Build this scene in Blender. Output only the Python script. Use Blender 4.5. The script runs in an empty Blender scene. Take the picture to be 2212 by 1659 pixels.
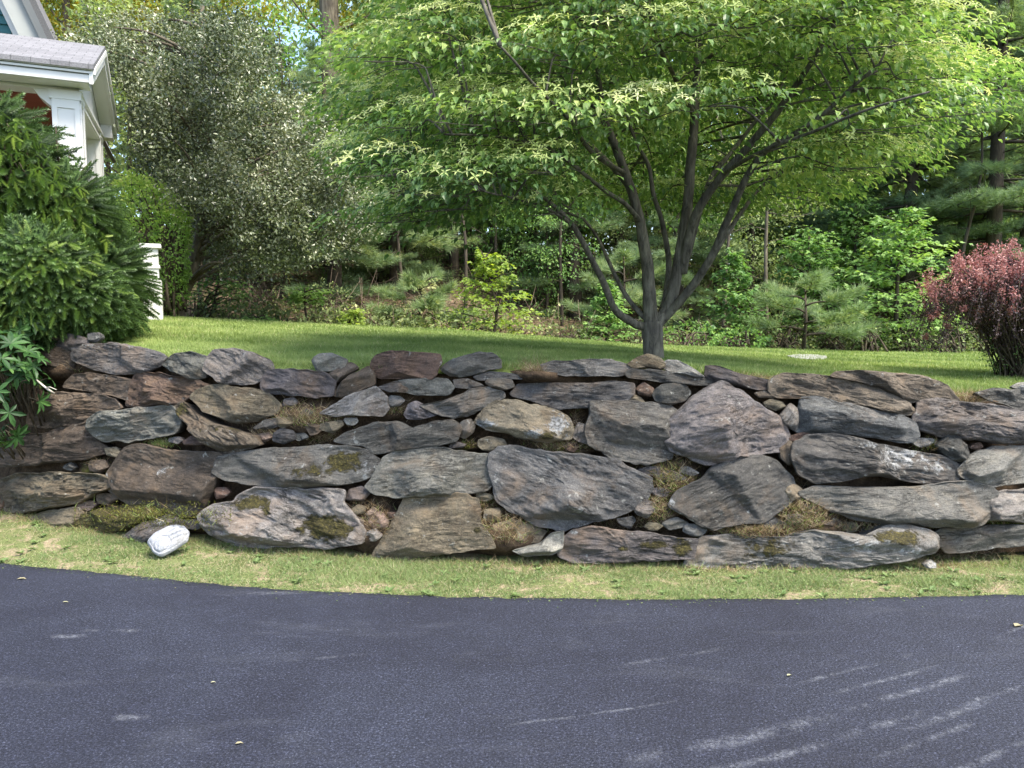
SUN_E, SUN_ANG, EXPO = 2.5, 24, 1.9
import bpy, math
import numpy as np
from mathutils import Vector
rng = np.random.default_rng(7)
sc = bpy.context.scene
COL = sc.collection
rad = math.radians

# ------------------------------------------------------------------ camera maths (photo measured on a 2212 x 1659 grid)
CAMZ, F, CX, CY, PITCH = 1.6, 1600.0, 1106.0, 829.5, rad(5.0)
CP, SP = math.cos(PITCH), math.sin(PITCH)
def ray(x, y):
    x = np.asarray(x, float); y = np.asarray(y, float)
    dx = (x - CX) / F; dy = -(y - CY) / F
    return np.stack([dx, CP + dy * SP, -SP + dy * CP], -1)
def at(x, y, Y):
    """the point at distance Y seen at photo position (x, y)"""
    d = ray(x, y)
    return d * (np.asarray(Y) / d[..., 1])[..., None] + np.array([0, 0, CAMZ])
def on_ground(x, y, z=0.0):
    d = ray(x, y); t = (z - CAMZ) / d[..., 2]
    return d * t[..., None] + np.array([0, 0, CAMZ])
def project(P):
    q = P - np.array([0, 0, CAMZ])
    fw = q[:, 1] * CP - q[:, 2] * SP; up = q[:, 1] * SP + q[:, 2] * CP
    return CX + F * q[:, 0] / fw, CY - F * up / fw
def in_poly(px, py, poly):
    poly = np.asarray(poly, float); n = len(poly); ins = np.zeros(len(px), bool); j = n - 1
    for i in range(n):
        xi, yi = poly[i]; xj, yj = poly[j]
        c = ((yi > py) != (yj > py)) & (px < (xj - xi) * (py - yi) / (yj - yi + 1e-9) + xi)
        ins ^= c; j = i
    return ins

# ------------------------------------------------------------------ noise
def _h(ix, iy, iz, s):
    h = (ix.astype(np.uint32) * np.uint32(374761393)) ^ (iy.astype(np.uint32) * np.uint32(668265263)) ^ (iz.astype(np.uint32) * np.uint32(2147483647 - 57)) ^ np.uint32((s * 974634777) & 0xffffffff)
    h = (h ^ (h >> np.uint32(13))) * np.uint32(1274126177); h = (h ^ (h >> np.uint32(15))) * np.uint32(2246822519)
    return ((h ^ (h >> np.uint32(16))) & np.uint32(0xffffff)).astype(np.float64) / 8388607.5 - 1.0
def vnoise(P, seed=0):
    P = np.asarray(P, float); fl = np.floor(P); f = P - fl; i = fl.astype(np.int64)
    u = f * f * f * (f * (f * 6 - 15) + 10); r = 0
    for a in (0, 1):
        for b in (0, 1):
            for c in (0, 1):
                w = (u[:, 0] if a else 1 - u[:, 0]) * (u[:, 1] if b else 1 - u[:, 1]) * (u[:, 2] if c else 1 - u[:, 2])
                r = r + w * _h(i[:, 0] + a, i[:, 1] + b, i[:, 2] + c, seed)
    return r
def fbm(P, octs=4, seed=0, gain=.5):
    P = np.asarray(P, float); r = np.zeros(len(P)); a = 1.0; t = 0
    for o in range(octs):
        r += a * vnoise(P * 2 ** o + 17.3 * o, seed + o); t += a; a *= gain
    return r / t

# ------------------------------------------------------------------ mesh helpers
def make_mesh(name, V, groups, mats, smooth=False, attrs=None):
    """groups: list of (faces (n,k) array, material index)"""
    me = bpy.data.meshes.new(name); V = np.asarray(V, np.float32)
    groups = [(np.asarray(f, np.int32), m) for f, m in groups if len(f)]
    me.vertices.add(len(V)); me.vertices.foreach_set('co', V.ravel())
    loops = np.concatenate([f.ravel() for f, m in groups]); tot = np.concatenate([np.full(len(f), f.shape[1], np.int32) for f, m in groups])
    me.loops.add(len(loops)); me.loops.foreach_set('vertex_index', loops)
    me.polygons.add(len(tot)); st = np.zeros(len(tot), np.int32); st[1:] = np.cumsum(tot)[:-1]
    me.polygons.foreach_set('loop_start', st)
    me.polygons.foreach_set('material_index', np.concatenate([np.full(len(f), m, np.int32) for f, m in groups]))
    me.polygons.foreach_set('use_smooth', np.full(len(tot), bool(smooth)))
    for m in mats: me.materials.append(m)
    for k, (t, arr) in (attrs or {}).items():
        a = me.attributes.new(k, t, 'POINT'); arr = np.asarray(arr, np.float32)
        if t == 'FLOAT': a.data.foreach_set('value', arr)
        elif t == 'FLOAT_VECTOR': a.data.foreach_set('vector', arr.ravel())
        else: a.data.foreach_set('color', np.concatenate([arr, np.ones((len(arr), 1), np.float32)], 1).ravel())
    me.update(calc_edges=True); me.validate()
    return me
def link(name, me, parent=None, loc=None):
    o = bpy.data.objects.new(name, me); COL.objects.link(o)
    if parent is not None: o.parent = parent
    if loc is not None: o.location = loc
    return o
def tag(o, label, cat, group=None, kind=None):
    if label: o['label'] = label
    if cat: o['category'] = cat
    if group: o['group'] = group
    if kind: o['kind'] = kind
    return o
def empty(name, loc, label, cat, group=None, rz=0):
    o = bpy.data.objects.new(name, None); COL.objects.link(o); o.location = loc; o.rotation_euler = (0, 0, rz); o.empty_display_size = .1
    return tag(o, label, cat, group)
def copy_tree(o, parent=None):
    c = o.copy(); COL.objects.link(c)
    if parent is not None: c.parent = parent
    for ch in list(o.children): copy_tree(ch, c)
    return c
class MB:
    def __init__(s): s.V = []; s.G = []; s.T = []; s.n = 0
    def add(s, V, groups, tone=0.5):
        V = np.asarray(V, float); s.V.append(V)
        for f, m in groups: s.G.append((np.asarray(f, np.int64) + s.n, m))
        s.T.append(np.broadcast_to(np.asarray(tone, float), (len(V),)).copy()); s.n += len(V)
    def box(s, a, b, m=0, tone=.5):
        x0, y0, z0 = a; x1, y1, z1 = b
        s.hexa([(x0,y0,z0),(x1,y0,z0),(x1,y1,z0),(x0,y1,z0),(x0,y0,z1),(x1,y0,z1),(x1,y1,z1),(x0,y1,z1)], m, tone)
    def hexa(s, P, m=0, tone=.5):
        s.add(P, [([(0,3,2,1),(4,5,6,7),(0,1,5,4),(1,2,6,5),(2,3,7,6),(3,0,4,7)], m)], tone)
    def tube(s, P, R, sides=7, m=0, tone=.5, jit=0.0):
        P = np.asarray(P, float); R = np.broadcast_to(np.asarray(R, float), (len(P),)); n = len(P)
        T = np.gradient(P, axis=0); T /= np.linalg.norm(T, axis=1)[:, None] + 1e-9
        ref = np.array([0, 0, 1.]) if abs(T[:, 2]).mean() < .8 else np.array([1., 0, 0])
        A = np.cross(T, ref); A /= np.linalg.norm(A, axis=1)[:, None] + 1e-9; B = np.cross(T, A)
        an = np.arange(sides) * 2 * np.pi / sides
        rr = R[:, None] * (1 + jit * rng.standard_normal((n, sides)))
        V = P[:, None] + (np.cos(an)[None, :, None] * A[:, None] + np.sin(an)[None, :, None] * B[:, None]) * rr[..., None]
        i = np.arange(n - 1)[:, None] * sides; j = np.arange(sides)[None]; k = (j + 1) % sides
        Fq = np.stack([i + j, i + k, i + sides + k, i + sides + j], -1).reshape(-1, 4)
        V = np.concatenate([V.reshape(-1, 3), P[:1], P[-1:]]); j = np.arange(sides); k = (j + 1) % sides
        c0 = np.stack([np.full(sides, n * sides), k, j], -1); c1 = np.stack([np.full(sides, n * sides + 1), (n - 1) * sides + j, (n - 1) * sides + k], -1)
        s.add(V, [(Fq, m), (np.concatenate([c0, c1]), m)], tone)
    def build(s, name, mats, parent=None, smooth=False, loc=None, mesh_only=False):
        by = {}
        for f, m in s.G: by.setdefault((f.shape[1], m), []).append(f)
        me = make_mesh(name, np.concatenate(s.V), [(np.concatenate(v), k[1]) for k, v in by.items()], mats if isinstance(mats, (list, tuple)) else [mats], smooth, {'tone': ('FLOAT', np.concatenate(s.T))})
        return me if mesh_only else link(name, me, parent, loc)
def smooth_path(P, k=6):
    P = np.asarray(P, float); n = len(P); out = []
    for i in range(n - 1):
        p0, p1, p2, p3 = P[max(i-1, 0)], P[i], P[i+1], P[min(i+2, n-1)]
        for t in np.arange(k) / k:
            out.append(.5 * (2*p1 + (p2-p0)*t + (2*p0-5*p1+4*p2-p3)*t*t + (3*p1-p0-3*p2+p3)*t**3))
    out.append(P[-1]); return np.array(out)
def unit(v): return v / (np.linalg.norm(v, axis=-1, keepdims=True) + 1e-9)
def place(mb, tv, tg, pos, axis, normal, size, tone, m=0):
    """many copies of one small template: x = side, y = along the axis, z = along the normal"""
    pos = np.asarray(pos, float); N = len(pos)
    if N == 0: return
    tv = np.asarray(tv, float); a = unit(np.asarray(axis, float)); s = np.cross(a, np.asarray(normal, float)); s = unit(s); n = np.cross(s, a)
    size = np.broadcast_to(np.asarray(size, float), (N,))
    V = pos[:, None] + (tv[None, :, 0, None] * s[:, None] + tv[None, :, 1, None] * a[:, None] + tv[None, :, 2, None] * n[:, None]) * size[:, None, None]
    k = len(tv); off = (np.arange(N) * k)[:, None, None]
    mb.add(V.reshape(-1, 3), [((np.asarray(g)[None] + off).reshape(-1, np.asarray(g).shape[1]), m) for g in tg], np.repeat(np.broadcast_to(tone, (N,)), k))
LEAF = ([(0,0,0),(.26,.42,.07),(0,1,-.06),(-.26,.42,.07)], [[(0,1,2),(0,2,3)]])
LEAF6 = ([(0,0,0),(.27,.3,.08),(.2,.68,.04),(0,1,-.2),(-.2,.68,.04),(-.27,.3,.08),(0,.5,.0)], [[(0,1,6),(1,2,6),(2,3,6),(3,4,6),(4,5,6),(5,0,6)]])
MAPLE = ([(0,0,0),(.52,.42,.05),(.2,.55,.02),(0,1,-.1),(-.2,.55,.02),(-.52,.42,.05)], [[(0,1,2),(0,4,5)],[(0,2,3,4)]])
BRACT = ([(0,0,.05)] + [p for k in range(4) for p in ((math.cos(k*math.pi/2+.35)*.42, math.sin(k*math.pi/2+.35)*.42, .1), (math.cos(k*math.pi/2)*1., math.sin(k*math.pi/2)*1., -.06), (math.cos(k*math.pi/2-.35)*.42, math.sin(k*math.pi/2-.35)*.42, .1))],
         [[(0, 3*k+3, 3*k+2, 3*k+1) for k in range(4)]])
def shoot_template(n, rad_, fw, w, cone=.55):
    V = []; Fc = []
    for i in range(n):
        t = (i + .5) / n; an = i * 2.39996; r = rad_ * (1 - cone * t ** 3) * (.85 + .3 * ((i * 7) % 5) / 5)
        c, s_ = math.cos(an), math.sin(an); b = t * .95
        V += [(-s_ * w, b, c * w), (s_ * w, b, -c * w), (c * r, b + fw, s_ * r)]; Fc.append((3*i, 3*i+1, 3*i+2))
    return V, [Fc]
def tuft_template(n, w, seed):
    r = np.random.default_rng(seed); V = []; Fc = []
    for i in range(n):
        d = unit(np.array([r.normal() * .55, .75 + r.random() * .5, r.normal() * .45 + .1])); L = .75 + .4 * r.random()
        s_ = unit(np.cross(d, r.normal(size=3))); V += [tuple(-s_ * w), tuple(s_ * w), tuple(d * L)]; Fc.append((3*i, 3*i+1, 3*i+2))
    return V, [Fc]
def rand_dirs(n): return unit(rng.standard_normal((n, 3)))

# ------------------------------------------------------------------ materials
class NT:
    def __init__(s, name):
        s.m = bpy.data.materials.new(name); s.m.use_nodes = True; s.t = s.m.node_tree; s.t.nodes.clear()
        s.out = s.n('ShaderNodeOutputMaterial')
    def n(s, ty, **kw):
        nd = s.t.nodes.new(ty)
        for k, v in kw.items(): setattr(nd, k, v)
        return nd
    def l(s, a, b): s.t.links.new(a, b)
    def val(s, sock, v):
        if isinstance(v, bpy.types.NodeSocket): s.l(v, sock)
        elif isinstance(v, (tuple, list)) and len(v) == 3 and sock.type == 'RGBA': sock.default_value = (*v, 1)
        else: sock.default_value = v
    def attr(s, name, out='Fac'):
        return s.n('ShaderNodeAttribute', attribute_name=name).outputs[out]
    def noise(s, vec, scale, detail=4, rough=.55, dist=0.0):
        nd = s.n('ShaderNodeTexNoise'); nd.inputs['Scale'].default_value = scale; nd.inputs['Detail'].default_value = detail
        nd.inputs['Roughness'].default_value = rough; nd.inputs['Distortion'].default_value = dist
        if vec is not None: s.l(vec, nd.inputs['Vector'])
        return nd.outputs['Fac']
    def vmul(s, vec, k):
        nd = s.n('ShaderNodeVectorMath', operation='MULTIPLY'); s.l(vec, nd.inputs[0]); nd.inputs[1].default_value = k; return nd.outputs[0]
    def math(s, op, a, b=None, c=None, clamp=False):
        nd = s.n('ShaderNodeMath', operation=op, use_clamp=clamp)
        for i, v in enumerate((a, b, c)):
            if v is not None: s.val(nd.inputs[i], v)
        return nd.outputs[0]
    def ramp(s, fac, stops, interp='LINEAR'):
        nd = s.n('ShaderNodeValToRGB'); cr = nd.color_ramp; cr.interpolation = interp
        while len(cr.elements) < len(stops): cr.elements.new(.5)
        for e, (p, c) in zip(cr.elements, stops): e.position = p; e.color = (*c, 1) if len(c) == 3 else c
        s.l(fac, nd.inputs[0]); return nd.outputs[0]
    def mix(s, fac, a, b, mode='MIX'):
        nd = s.n('ShaderNodeMix', data_type='RGBA', blend_type=mode)
        s.val(nd.inputs[0], fac); s.val(nd.inputs[6], a); s.val(nd.inputs[7], b); return nd.outputs[2]
    def rng(s, v, a, b, c=0., d=1.):
        nd = s.n('ShaderNodeMapRange'); nd.clamp = True; s.l(v, nd.inputs[0])
        for i, x in enumerate((a, b, c, d)): nd.inputs[i + 1].default_value = x
        return nd.outputs[0]
    def pos(s): return s.n('ShaderNodeTexCoord').outputs['Object']
    def bump(s, h, strength, dist, normal=None):
        nd = s.n('ShaderNodeBump'); nd.inputs['Strength'].default_value = strength; nd.inputs['Distance'].default_value = dist
        s.l(h, nd.inputs['Height'])
        if normal is not None: s.l(normal, nd.inputs['Normal'])
        return nd.outputs[0]
    def bsdf(s, col, rough=.8, normal=None, spec=.3, done=True):
        b = s.n('ShaderNodeBsdfPrincipled'); s.val(b.inputs['Base Color'], col); s.val(b.inputs['Roughness'], rough); b.inputs['Specular IOR Level'].default_value = spec
        if normal is not None: s.l(normal, b.inputs['Normal'])
        if done: s.l(b.outputs[0], s.out.inputs[0])
        return b.outputs[0]
def G3(v): return (v, v, v)
def leaf_mat(name, stops, trans=.35, rough=.5, spec=.35, tcol=(1.3, 1.35, .75)):
    t = NT(name); col = t.ramp(t.attr('tone'), stops)
    b = t.bsdf(col, rough, None, spec, done=False)
    tr = t.n('ShaderNodeBsdfTranslucent'); tc = t.mix(1.0, col, tcol, 'MULTIPLY'); t.l(tc, tr.inputs[0])
    mx = t.n('ShaderNodeMixShader'); mx.inputs[0].default_value = trans; t.l(b, mx.inputs[1]); t.l(tr.outputs[0], mx.inputs[2]); t.l(mx.outputs[0], t.out.inputs[0])
    return t.m
def plain(name, col, rough=.6, spec=.3, var=.12, scale=6, bump=0.0):
    t = NT(name); p = t.pos(); n = t.noise(p, scale, 6, .6)
    c = t.mix(1.0, col, t.ramp(n, [(.25, G3(1 - 2*var)), (.75, G3(1 + var))]), 'MULTIPLY')
    nm = t.bump(t.noise(p, scale * 12, 3), bump, .004) if bump else None
    t.bsdf(c, rough, nm, spec); return t.m
def stone_mat():
    t = NT('schist'); fol = t.attr('fol', 'Vector'); P = t.pos()
    st = t.noise(t.vmul(fol, (9, 38, 18)), 1.0, 9, .74, .7)
    st2 = t.noise(t.vmul(fol, (30, 105, 60)), 1.0, 6, .72, 1.4)
    bl = t.noise(fol, 10, 8, .74, .5); sp = t.noise(fol, 95, 5, .85)
    c = t.mix(1.0, t.attr('tint', 'Color'), t.ramp(bl, [(.3, G3(.68)), (.5, G3(1.)), (.70, (1.42, 1.37, 1.28))]), 'MULTIPLY')
    c = t.mix(.28, c, t.ramp(st, [(.3, G3(.6)), (.5, G3(1.)), (.68, G3(1.5))]), 'MULTIPLY')
    c = t.mix(.30, c, t.ramp(st2, [(.32, G3(.55)), (.5, G3(1.)), (.7, G3(1.5))]), 'MULTIPLY')
    c = t.mix(.95, c, t.ramp(sp, [(.32, G3(.5)), (.5, G3(1.)), (.68, G3(1.7))]), 'MULTIPLY')
    cr = t.math('ABSOLUTE', t.math('SUBTRACT', t.noise(t.vmul(fol, (2.2, 17, 8)), 1.0, 8, .62, .7), .5))
    cr2 = t.math('ABSOLUTE', t.math('SUBTRACT', t.noise(t.vmul(fol, (5, 34, 18)), 1.0, 6, .66, 1.4), .47))
    ck = t.math('MULTIPLY', t.rng(cr, .0, .014, 0, 1), t.rng(cr2, .0, .016, .3, 1))
    ckm = t.math('MAXIMUM', ck, t.rng(t.noise(fol, 3.1, 3), .47, .60, 1, 0)); c = t.mix(1., c, t.ramp(ckm, [(0, G3(.34)), (1, G3(1.))]), 'MULTIPLY')
    wr = t.math('MULTIPLY', t.rng(t.noise(fol, 3.2, 5, .65, .5), .50, .72), .42)          # warm weathering
    c = t.mix(wr, c, (.20, .125, .065))
    lw = t.rng(t.noise(fol, 16, 5, .7), .62, .7, 0, .55)                                  # pale crustose lichen specks
    c = t.mix(lw, c, (.40, .40, .36))
    lm = t.math('ADD', t.attr('lichen'), t.math('MULTIPLY', t.math('SUBTRACT', t.noise(fol, 13, 9, .8, .6), .5), 2.6))
    lm = t.rng(lm, .42, .62); c = t.mix(lm, c, t.ramp(t.noise(fol, 45, 4, .7), [(.36, (.05, .05, .045)), (.46, (.20, .20, .19)), (.7, (.38, .385, .39))]))
    mm = t.math('ADD', t.attr('moss'), t.math('MULTIPLY', t.math('SUBTRACT', t.noise(fol, 12, 6, .7, .5), .5), 2.0))
    mm = t.rng(mm, .40, .58); mcol = t.ramp(t.noise(fol, 60, 4, .7), [(.3, (.012, .011, .004)), (.5, (.045, .037, .009)), (.72, (.13, .11, .028))]); c = t.mix(mm, c, mcol)
    h = t.math('ADD', t.math('MULTIPLY', st, .55), t.math('ADD', t.math('MULTIPLY', st2, .35), t.math('MULTIPLY', sp, .22)))
    h = t.math('ADD', h, t.math('MULTIPLY', ckm, .55))
    h = t.math('ADD', h, t.math('MULTIPLY', mm, t.math('ADD', .25, t.noise(fol, 90, 3))))
    nm = t.bump(h, .95, .020)
    t.bsdf(c, t.rng(bl, .3, .7, .62, .9), nm, .35); return t.m
def bark_mat(name, a, b, sc_=10):
    t = NT(name); p = t.pos(); n = t.noise(t.vmul(p, (1, 1, .22)), sc_ * 3, 6, .65, .6); n2 = t.noise(p, sc_ * .6, 4)
    c = t.mix(1., t.ramp(n, [(.3, a), (.7, b)]), t.ramp(n2, [(.3, G3(.7)), (.7, (1.25, 1.3, 1.15))]), 'MULTIPLY')
    t.bsdf(c, .9, t.bump(n, .8, .012), .2); return t.m
def asphalt_mat():
    t = NT('asphalt'); p = t.pos()
    ag = t.n('ShaderNodeTexVoronoi', feature='F1'); ag.inputs['Scale'].default_value = 85; t.l(p, ag.inputs['Vector'])
    sp = t.noise(p, 105, 5, .9); big = t.noise(p, .7, 6, .62, .6); mid = t.noise(p, 7, 5, .65)
    c = t.ramp(sp, [(.32, (.0018, .0021, .0042)), (.46, (.0078, .009, .0172)), (.57, (.0235, .0265, .045)), (.67, (.135, .147, .195))])
    c = t.mix(.9, c, t.ramp(ag.outputs['Color'], [(.0, G3(.72)), (.7, G3(1.0)), (.95, G3(1.5))]), 'MULTIPLY')
    c = t.mix(1., c, t.ramp(big, [(.32, (.60, .595, .66)), (.68, (1.26, 1.29, 1.22))]), 'MULTIPLY')
    c = t.mix(1., c, t.ramp(mid, [(.3, G3(.86)), (.7, G3(1.14))]), 'MULTIPLY')
    # dusty tyre scuffs: arcs about one far centre
    d = t.n('ShaderNodeVectorMath', operation='DISTANCE'); t.l(p, d.inputs[0]); d.inputs[1].default_value = (*SCUFF_C, 0)
    dist = t.math('ADD', d.outputs['Value'], t.math('MULTIPLY', t.math('SUBTRACT', t.noise(p, 1.6, 4), .5), .10))
    br = t.math('MULTIPLY', t.rng(t.noise(p, 5.5, 5, .75), .42, .6), t.rng(t.noise(p, 48, 3, .8), .40, .62, .1, 1)); m = None
    for r_, wid, wx, wy, wr in SCUFFS:
        k = t.math('SUBTRACT', 1., t.math('DIVIDE', t.math('ABSOLUTE', t.math('SUBTRACT', dist, r_)), wid), clamp=True)
        w = t.n('ShaderNodeVectorMath', operation='DISTANCE'); t.l(p, w.inputs[0]); w.inputs[1].default_value = (wx, wy, 0)
        k = t.math('MULTIPLY', k, t.rng(w.outputs['Value'], wr * .6, wr, 1, 0)); m = k if m is None else t.math('MAXIMUM', m, k)
    m = t.math('MULTIPLY', m, br); grit = t.rng(t.noise(p, 240, 2, .7), .38, .62, .1, 1)
    hz = t.rng(t.noise(t.vmul(p, (.8, 2.4, 1)), 1.5, 5, .7, .5), .55, .8, 0, .16)       # faint dusty film
    m = t.math('MAXIMUM', m, hz)
    c = t.mix(t.math('MULTIPLY', t.math('MULTIPLY', m, grit), .5), c, (.40, .42, .46))
    h = t.math('ADD', t.math('MULTIPLY', ag.outputs['Distance'], -1.0), t.math('MULTIPLY', sp, .7))
    t.bsdf(c, t.rng(sp, .3, .7, .62, .85), t.bump(h, .45, .005), .4); return t.m
def soil_mat():
    t = NT('soil'); p = t.pos(); a = t.noise(p, 9, 7, .7); b = t.noise(p, 70, 4, .7)
    c = t.mix(t.rng(a, .35, .7), (.035, .024, .016), (.14, .097, .063)); c = t.mix(.8, c, t.ramp(b, [(.3, G3(.45)), (.55, G3(1.)), (.75, (1.7, 1.6, 1.4))]), 'MULTIPLY')
    mm = t.math('ADD', t.attr('moss'), t.math('MULTIPLY', t.math('SUBTRACT', t.noise(p, 14, 6, .7), .5), 1.6)); mm = t.rng(mm, .45, .65)
    c = t.mix(mm, c, t.ramp(b, [(.3, (.025, .028, .008)), (.55, (.075, .075, .018)), (.75, (.16, .15, .04))]))
    t.bsdf(c, .95, t.bump(t.math('ADD', a, t.math('MULTIPLY', b, .5)), 1., .02), .1); return t.m
def litter_mat():
    t = NT('leaf_litter'); p = t.pos(); v = t.n('ShaderNodeTexVoronoi'); v.inputs['Scale'].default_value = 16; t.l(p, v.inputs['Vector'])
    c = t.ramp(v.outputs['Color'], [(.1, (.05, .036, .022)), (.5, (.10, .07, .042)), (.9, (.18, .13, .085))])
    c = t.mix(t.rng(t.noise(p, .8, 5, .6), .5, .68, 0, .6), c, (.045, .065, .02))
    t.bsdf(c, .95, t.bump(v.outputs['Distance'], .8, .04), .1); return t.m
def turf_mat(name, g1, g2, bare, cover):
    t = NT(name); p = t.pos(); a = t.noise(p, 1.3, 5, .6); b = t.noise(p, 60, 4, .7)
    c = t.mix(t.rng(a, .3, .7), g1, g2); c = t.mix(t.rng(t.noise(p, 5.2, 7, .72, .5), cover, cover + .10), c, bare)
    c = t.mix(.9, c, t.ramp(b, [(.3, G3(.45)), (.55, G3(1.)), (.75, G3(1.5))]), 'MULTIPLY')
    t.bsdf(c, .95, t.bump(b, .8, .02), .1); return t.m
# ================================================================== SETTING
WB = np.array([(-500,7.2),(-200,6.35),(0,5.8),(200,5.42),(400,5.14),(700,4.96),(1000,4.86),(1500,4.76),(2000,4.78),(2212,4.84),(2600,5.05),(3200,5.5)], float)
WBX = (WB[:, 0] - CX) / F * WB[:, 1]
BATTER = .22
def wall_base(X): return np.interp(X, WBX, WB[:, 1])
def lawn_z(X, Y):
    X = np.asarray(X, float); Y = np.asarray(Y, float)
    zn = np.interp(X, [-6.5,-5,-3.4,-2.2,0,1.2,2.2,3,4,8], [1.5,1.42,1.33,1.27,1.27,1.26,1.17,1.1,1.04,1.0])
    zf = np.interp(X, [-9,-5,-.7,2,6,12], [1.85,1.70,1.43,1.19,1.04,.98])
    t = np.clip((Y - 5.5) / 5.8, 0, 1) ** .8
    return zn + (zf - zn) * t
LAWN_END = lambda X: np.interp(X, [-10,-4.6,-.8,2,6,14], [9.6,10.0,11.0,11.8,13.0,14.5])
def terrain(X, Y):
    X = np.asarray(X, float); Y = np.asarray(Y, float); e = LAWN_END(X)
    d = np.maximum(Y - e, 0)
    return lawn_z(X, np.minimum(Y, e)) - .1 * np.clip(d / .8, 0, 1) + np.maximum(d - 1.2, 0) * .19 * np.clip(d / 6, 0, 1) * np.interp(Y, [30, 60], [1, .5]) + np.interp(X, [3, 8], [0, -.012]) * d
def grid(name, xs_fn, nu, nv, fn, mat, attrs=None, label=None):
    u = np.linspace(0, 1, nu); v = np.linspace(0, 1, nv); U, Vv = np.meshgrid(u, v, indexing='ij')
    V, at_ = fn(U.ravel(), Vv.ravel()); i = np.arange(nu - 1)[:, None] * nv; j = np.arange(nv - 1)[None]
    Fq = np.stack([i + j, i + nv + j, i + nv + j + 1, i + j + 1], -1).reshape(-1, 4)
    return tag(link(name, make_mesh(name, V, [(Fq, 0)], [mat], True, at_)), None, None, None, 'structure')
EDGE = np.array([(-900,1120),(-300,1186),(0,1215),(200,1233),(400,1253),(600,1270),(900,1284),(1150,1290),(1500,1292),(1800,1291),(2212,1281),(2600,1262),(3300,1225)], float)
EP = on_ground(EDGE[:, 0], EDGE[:, 1]); 
def road_edge(X): return np.interp(X, EP[:, 0], EP[:, 1])
_c = np.array([1.6, 3.3]) + 8 * np.array([-.42, .9]); SCUFF_C = tuple(_c)
SCUFFS = []
for x, y, w, r_ in [(1860,1443,.018,.42),(1915,1468,.02,.36),(1975,1494,.026,.42),(1600,1597,.05,.5),(1905,1567,.03,.25),(2155,1502,.022,.25),(1460,1419,.02,.3),(240,1361,.03,.16),(150,1372,.03,.12),
                    (590,1282,.035,.25),(1660,1640,.03,.3),(2120,1640,.02,.3),(2190,1362,.012,.2),(2000,1600,.02,.3),(1290,1540,.012,.4),(2060,1545,.03,.3),(285,1548,.03,.08),(700,1420,.02,.2)]:
    g = on_ground(x, y)[:2]; SCUFFS.append((float(np.linalg.norm(g - _c)), w, float(g[0]), float(g[1]), r_))
M_ASPH, M_SOIL, M_LITTER = asphalt_mat(), soil_mat(), litter_mat()
M_LAWN = turf_mat('lawn_turf', (.15,.205,.06), (.23,.29,.085), (.32,.32,.15), .68)
M_VERGE = turf_mat('verge_turf', (.11,.135,.05), (.165,.19,.075), (.30,.24,.16), .51)
M_GROUND = turf_mat('meadow', (.06,.09,.025), (.09,.12,.035), (.12,.10,.06), .6)
me = make_mesh('ground', [(-400,-400,-.25),(400,-400,-.25),(400,400,-.25),(-400,400,-.25)], [([(0,1,2,3)], 0)], [M_GROUND]); tag(link('ground', me), None, None, None, 'structure')
def f_road(u, v):
    X = -14 + 28 * u; e = road_edge(X) + .030 * fbm(np.stack([X * 6, X * 0, X * 0], 1), 5, 4, .7); k = v ** 2
    Y = e + (-12 - e) * k; z = np.zeros_like(X); z[v == 0] = -.06
    return np.stack([X, Y, z], 1), None
grid('driveway', None, 1400, 30, f_road, M_ASPH)
def verge_z(X, Y):
    a, b = road_edge(X), wall_base(X); return -.008 + np.interp(X, [-4, -2.2, -1, 4], [.045, .02, -.03, -.035]) * np.clip((Y - a) / (b - a), 0, 1.6)
def f_verge(u, v):
    X = -12 + 24 * u; a, b = road_edge(X) - .03, wall_base(X) + .35; Y = a + (b - a) * v
    z = verge_z(X, Y) + .012 * fbm(np.stack([X * 5, Y * 5, X * 0], 1), 3, 2) * np.clip(v * 6, 0, 1); z[v == 0] = -.05
    return np.stack([X, Y, z], 1), None
grid('verge', None, 420, 26, f_verge, M_VERGE)
# earth bank behind the stones; soft ledges of soil push out between them
LEDGES = [(647,899,120,42,.13,.3),(590,935,60,25,.1,.2),(1446,1032,75,62,.13,.5),(1420,1100,50,40,.13,.25),(1740,1112,85,52,.17,.35),(1660,1150,120,24,.15,.3),(1157,807,55,22,.12,.0),(1087,1147,95,45,.16,.1),(814,1130,60,60,.14,.05),
          (139,798,60,26,.1,.0),(215,1007,45,26,.08,.55),(347,962,40,16,.1,.5),(2105,866,60,18,.12,0),(2018,963,60,22,.1,.5),(1209,967,85,16,.1,.5),(844,883,40,26,.08,.3),(2157,1123,60,20,.1,.9),(1010,960,40,12,.08,.6),(1040,1090,35,40,.08,.3),(780,1100,60,30,.08,0),(1240,930,25,40,.06,.1),(320,1120,170,30,.13,.6),(1880,1140,160,16,.12,.5)]
def f_bank(u, v):
    X = -9 + 18 * u; b = wall_base(X); zt = lawn_z(X, b + .4) - .02
    Y = b + .22 + BATTER * v * 1.3 - .12 * v ** 6; z = -.03 + (zt + .03) * v
    P = np.stack([X, Y, z], 1); px, py = project(P); moss = np.full(len(X), .0); push = np.zeros(len(X))
    for x, y, rx, ry, a, m in LEDGES:
        g = np.exp(-(((px - x) / rx) ** 2 + ((py - y) / ry) ** 2) ** 1.5); push = np.maximum(push, (a + .07) * g); moss = np.maximum(moss, m * g)
    Y = Y - push + .05 * fbm(P * 5, 4, 9); Y[v >= .999] += .12
    return np.stack([X, Y, z], 1), {'moss': ('FLOAT', moss)}
grid('soil_bank', None, 520, 90, f_bank, M_SOIL)
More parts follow.
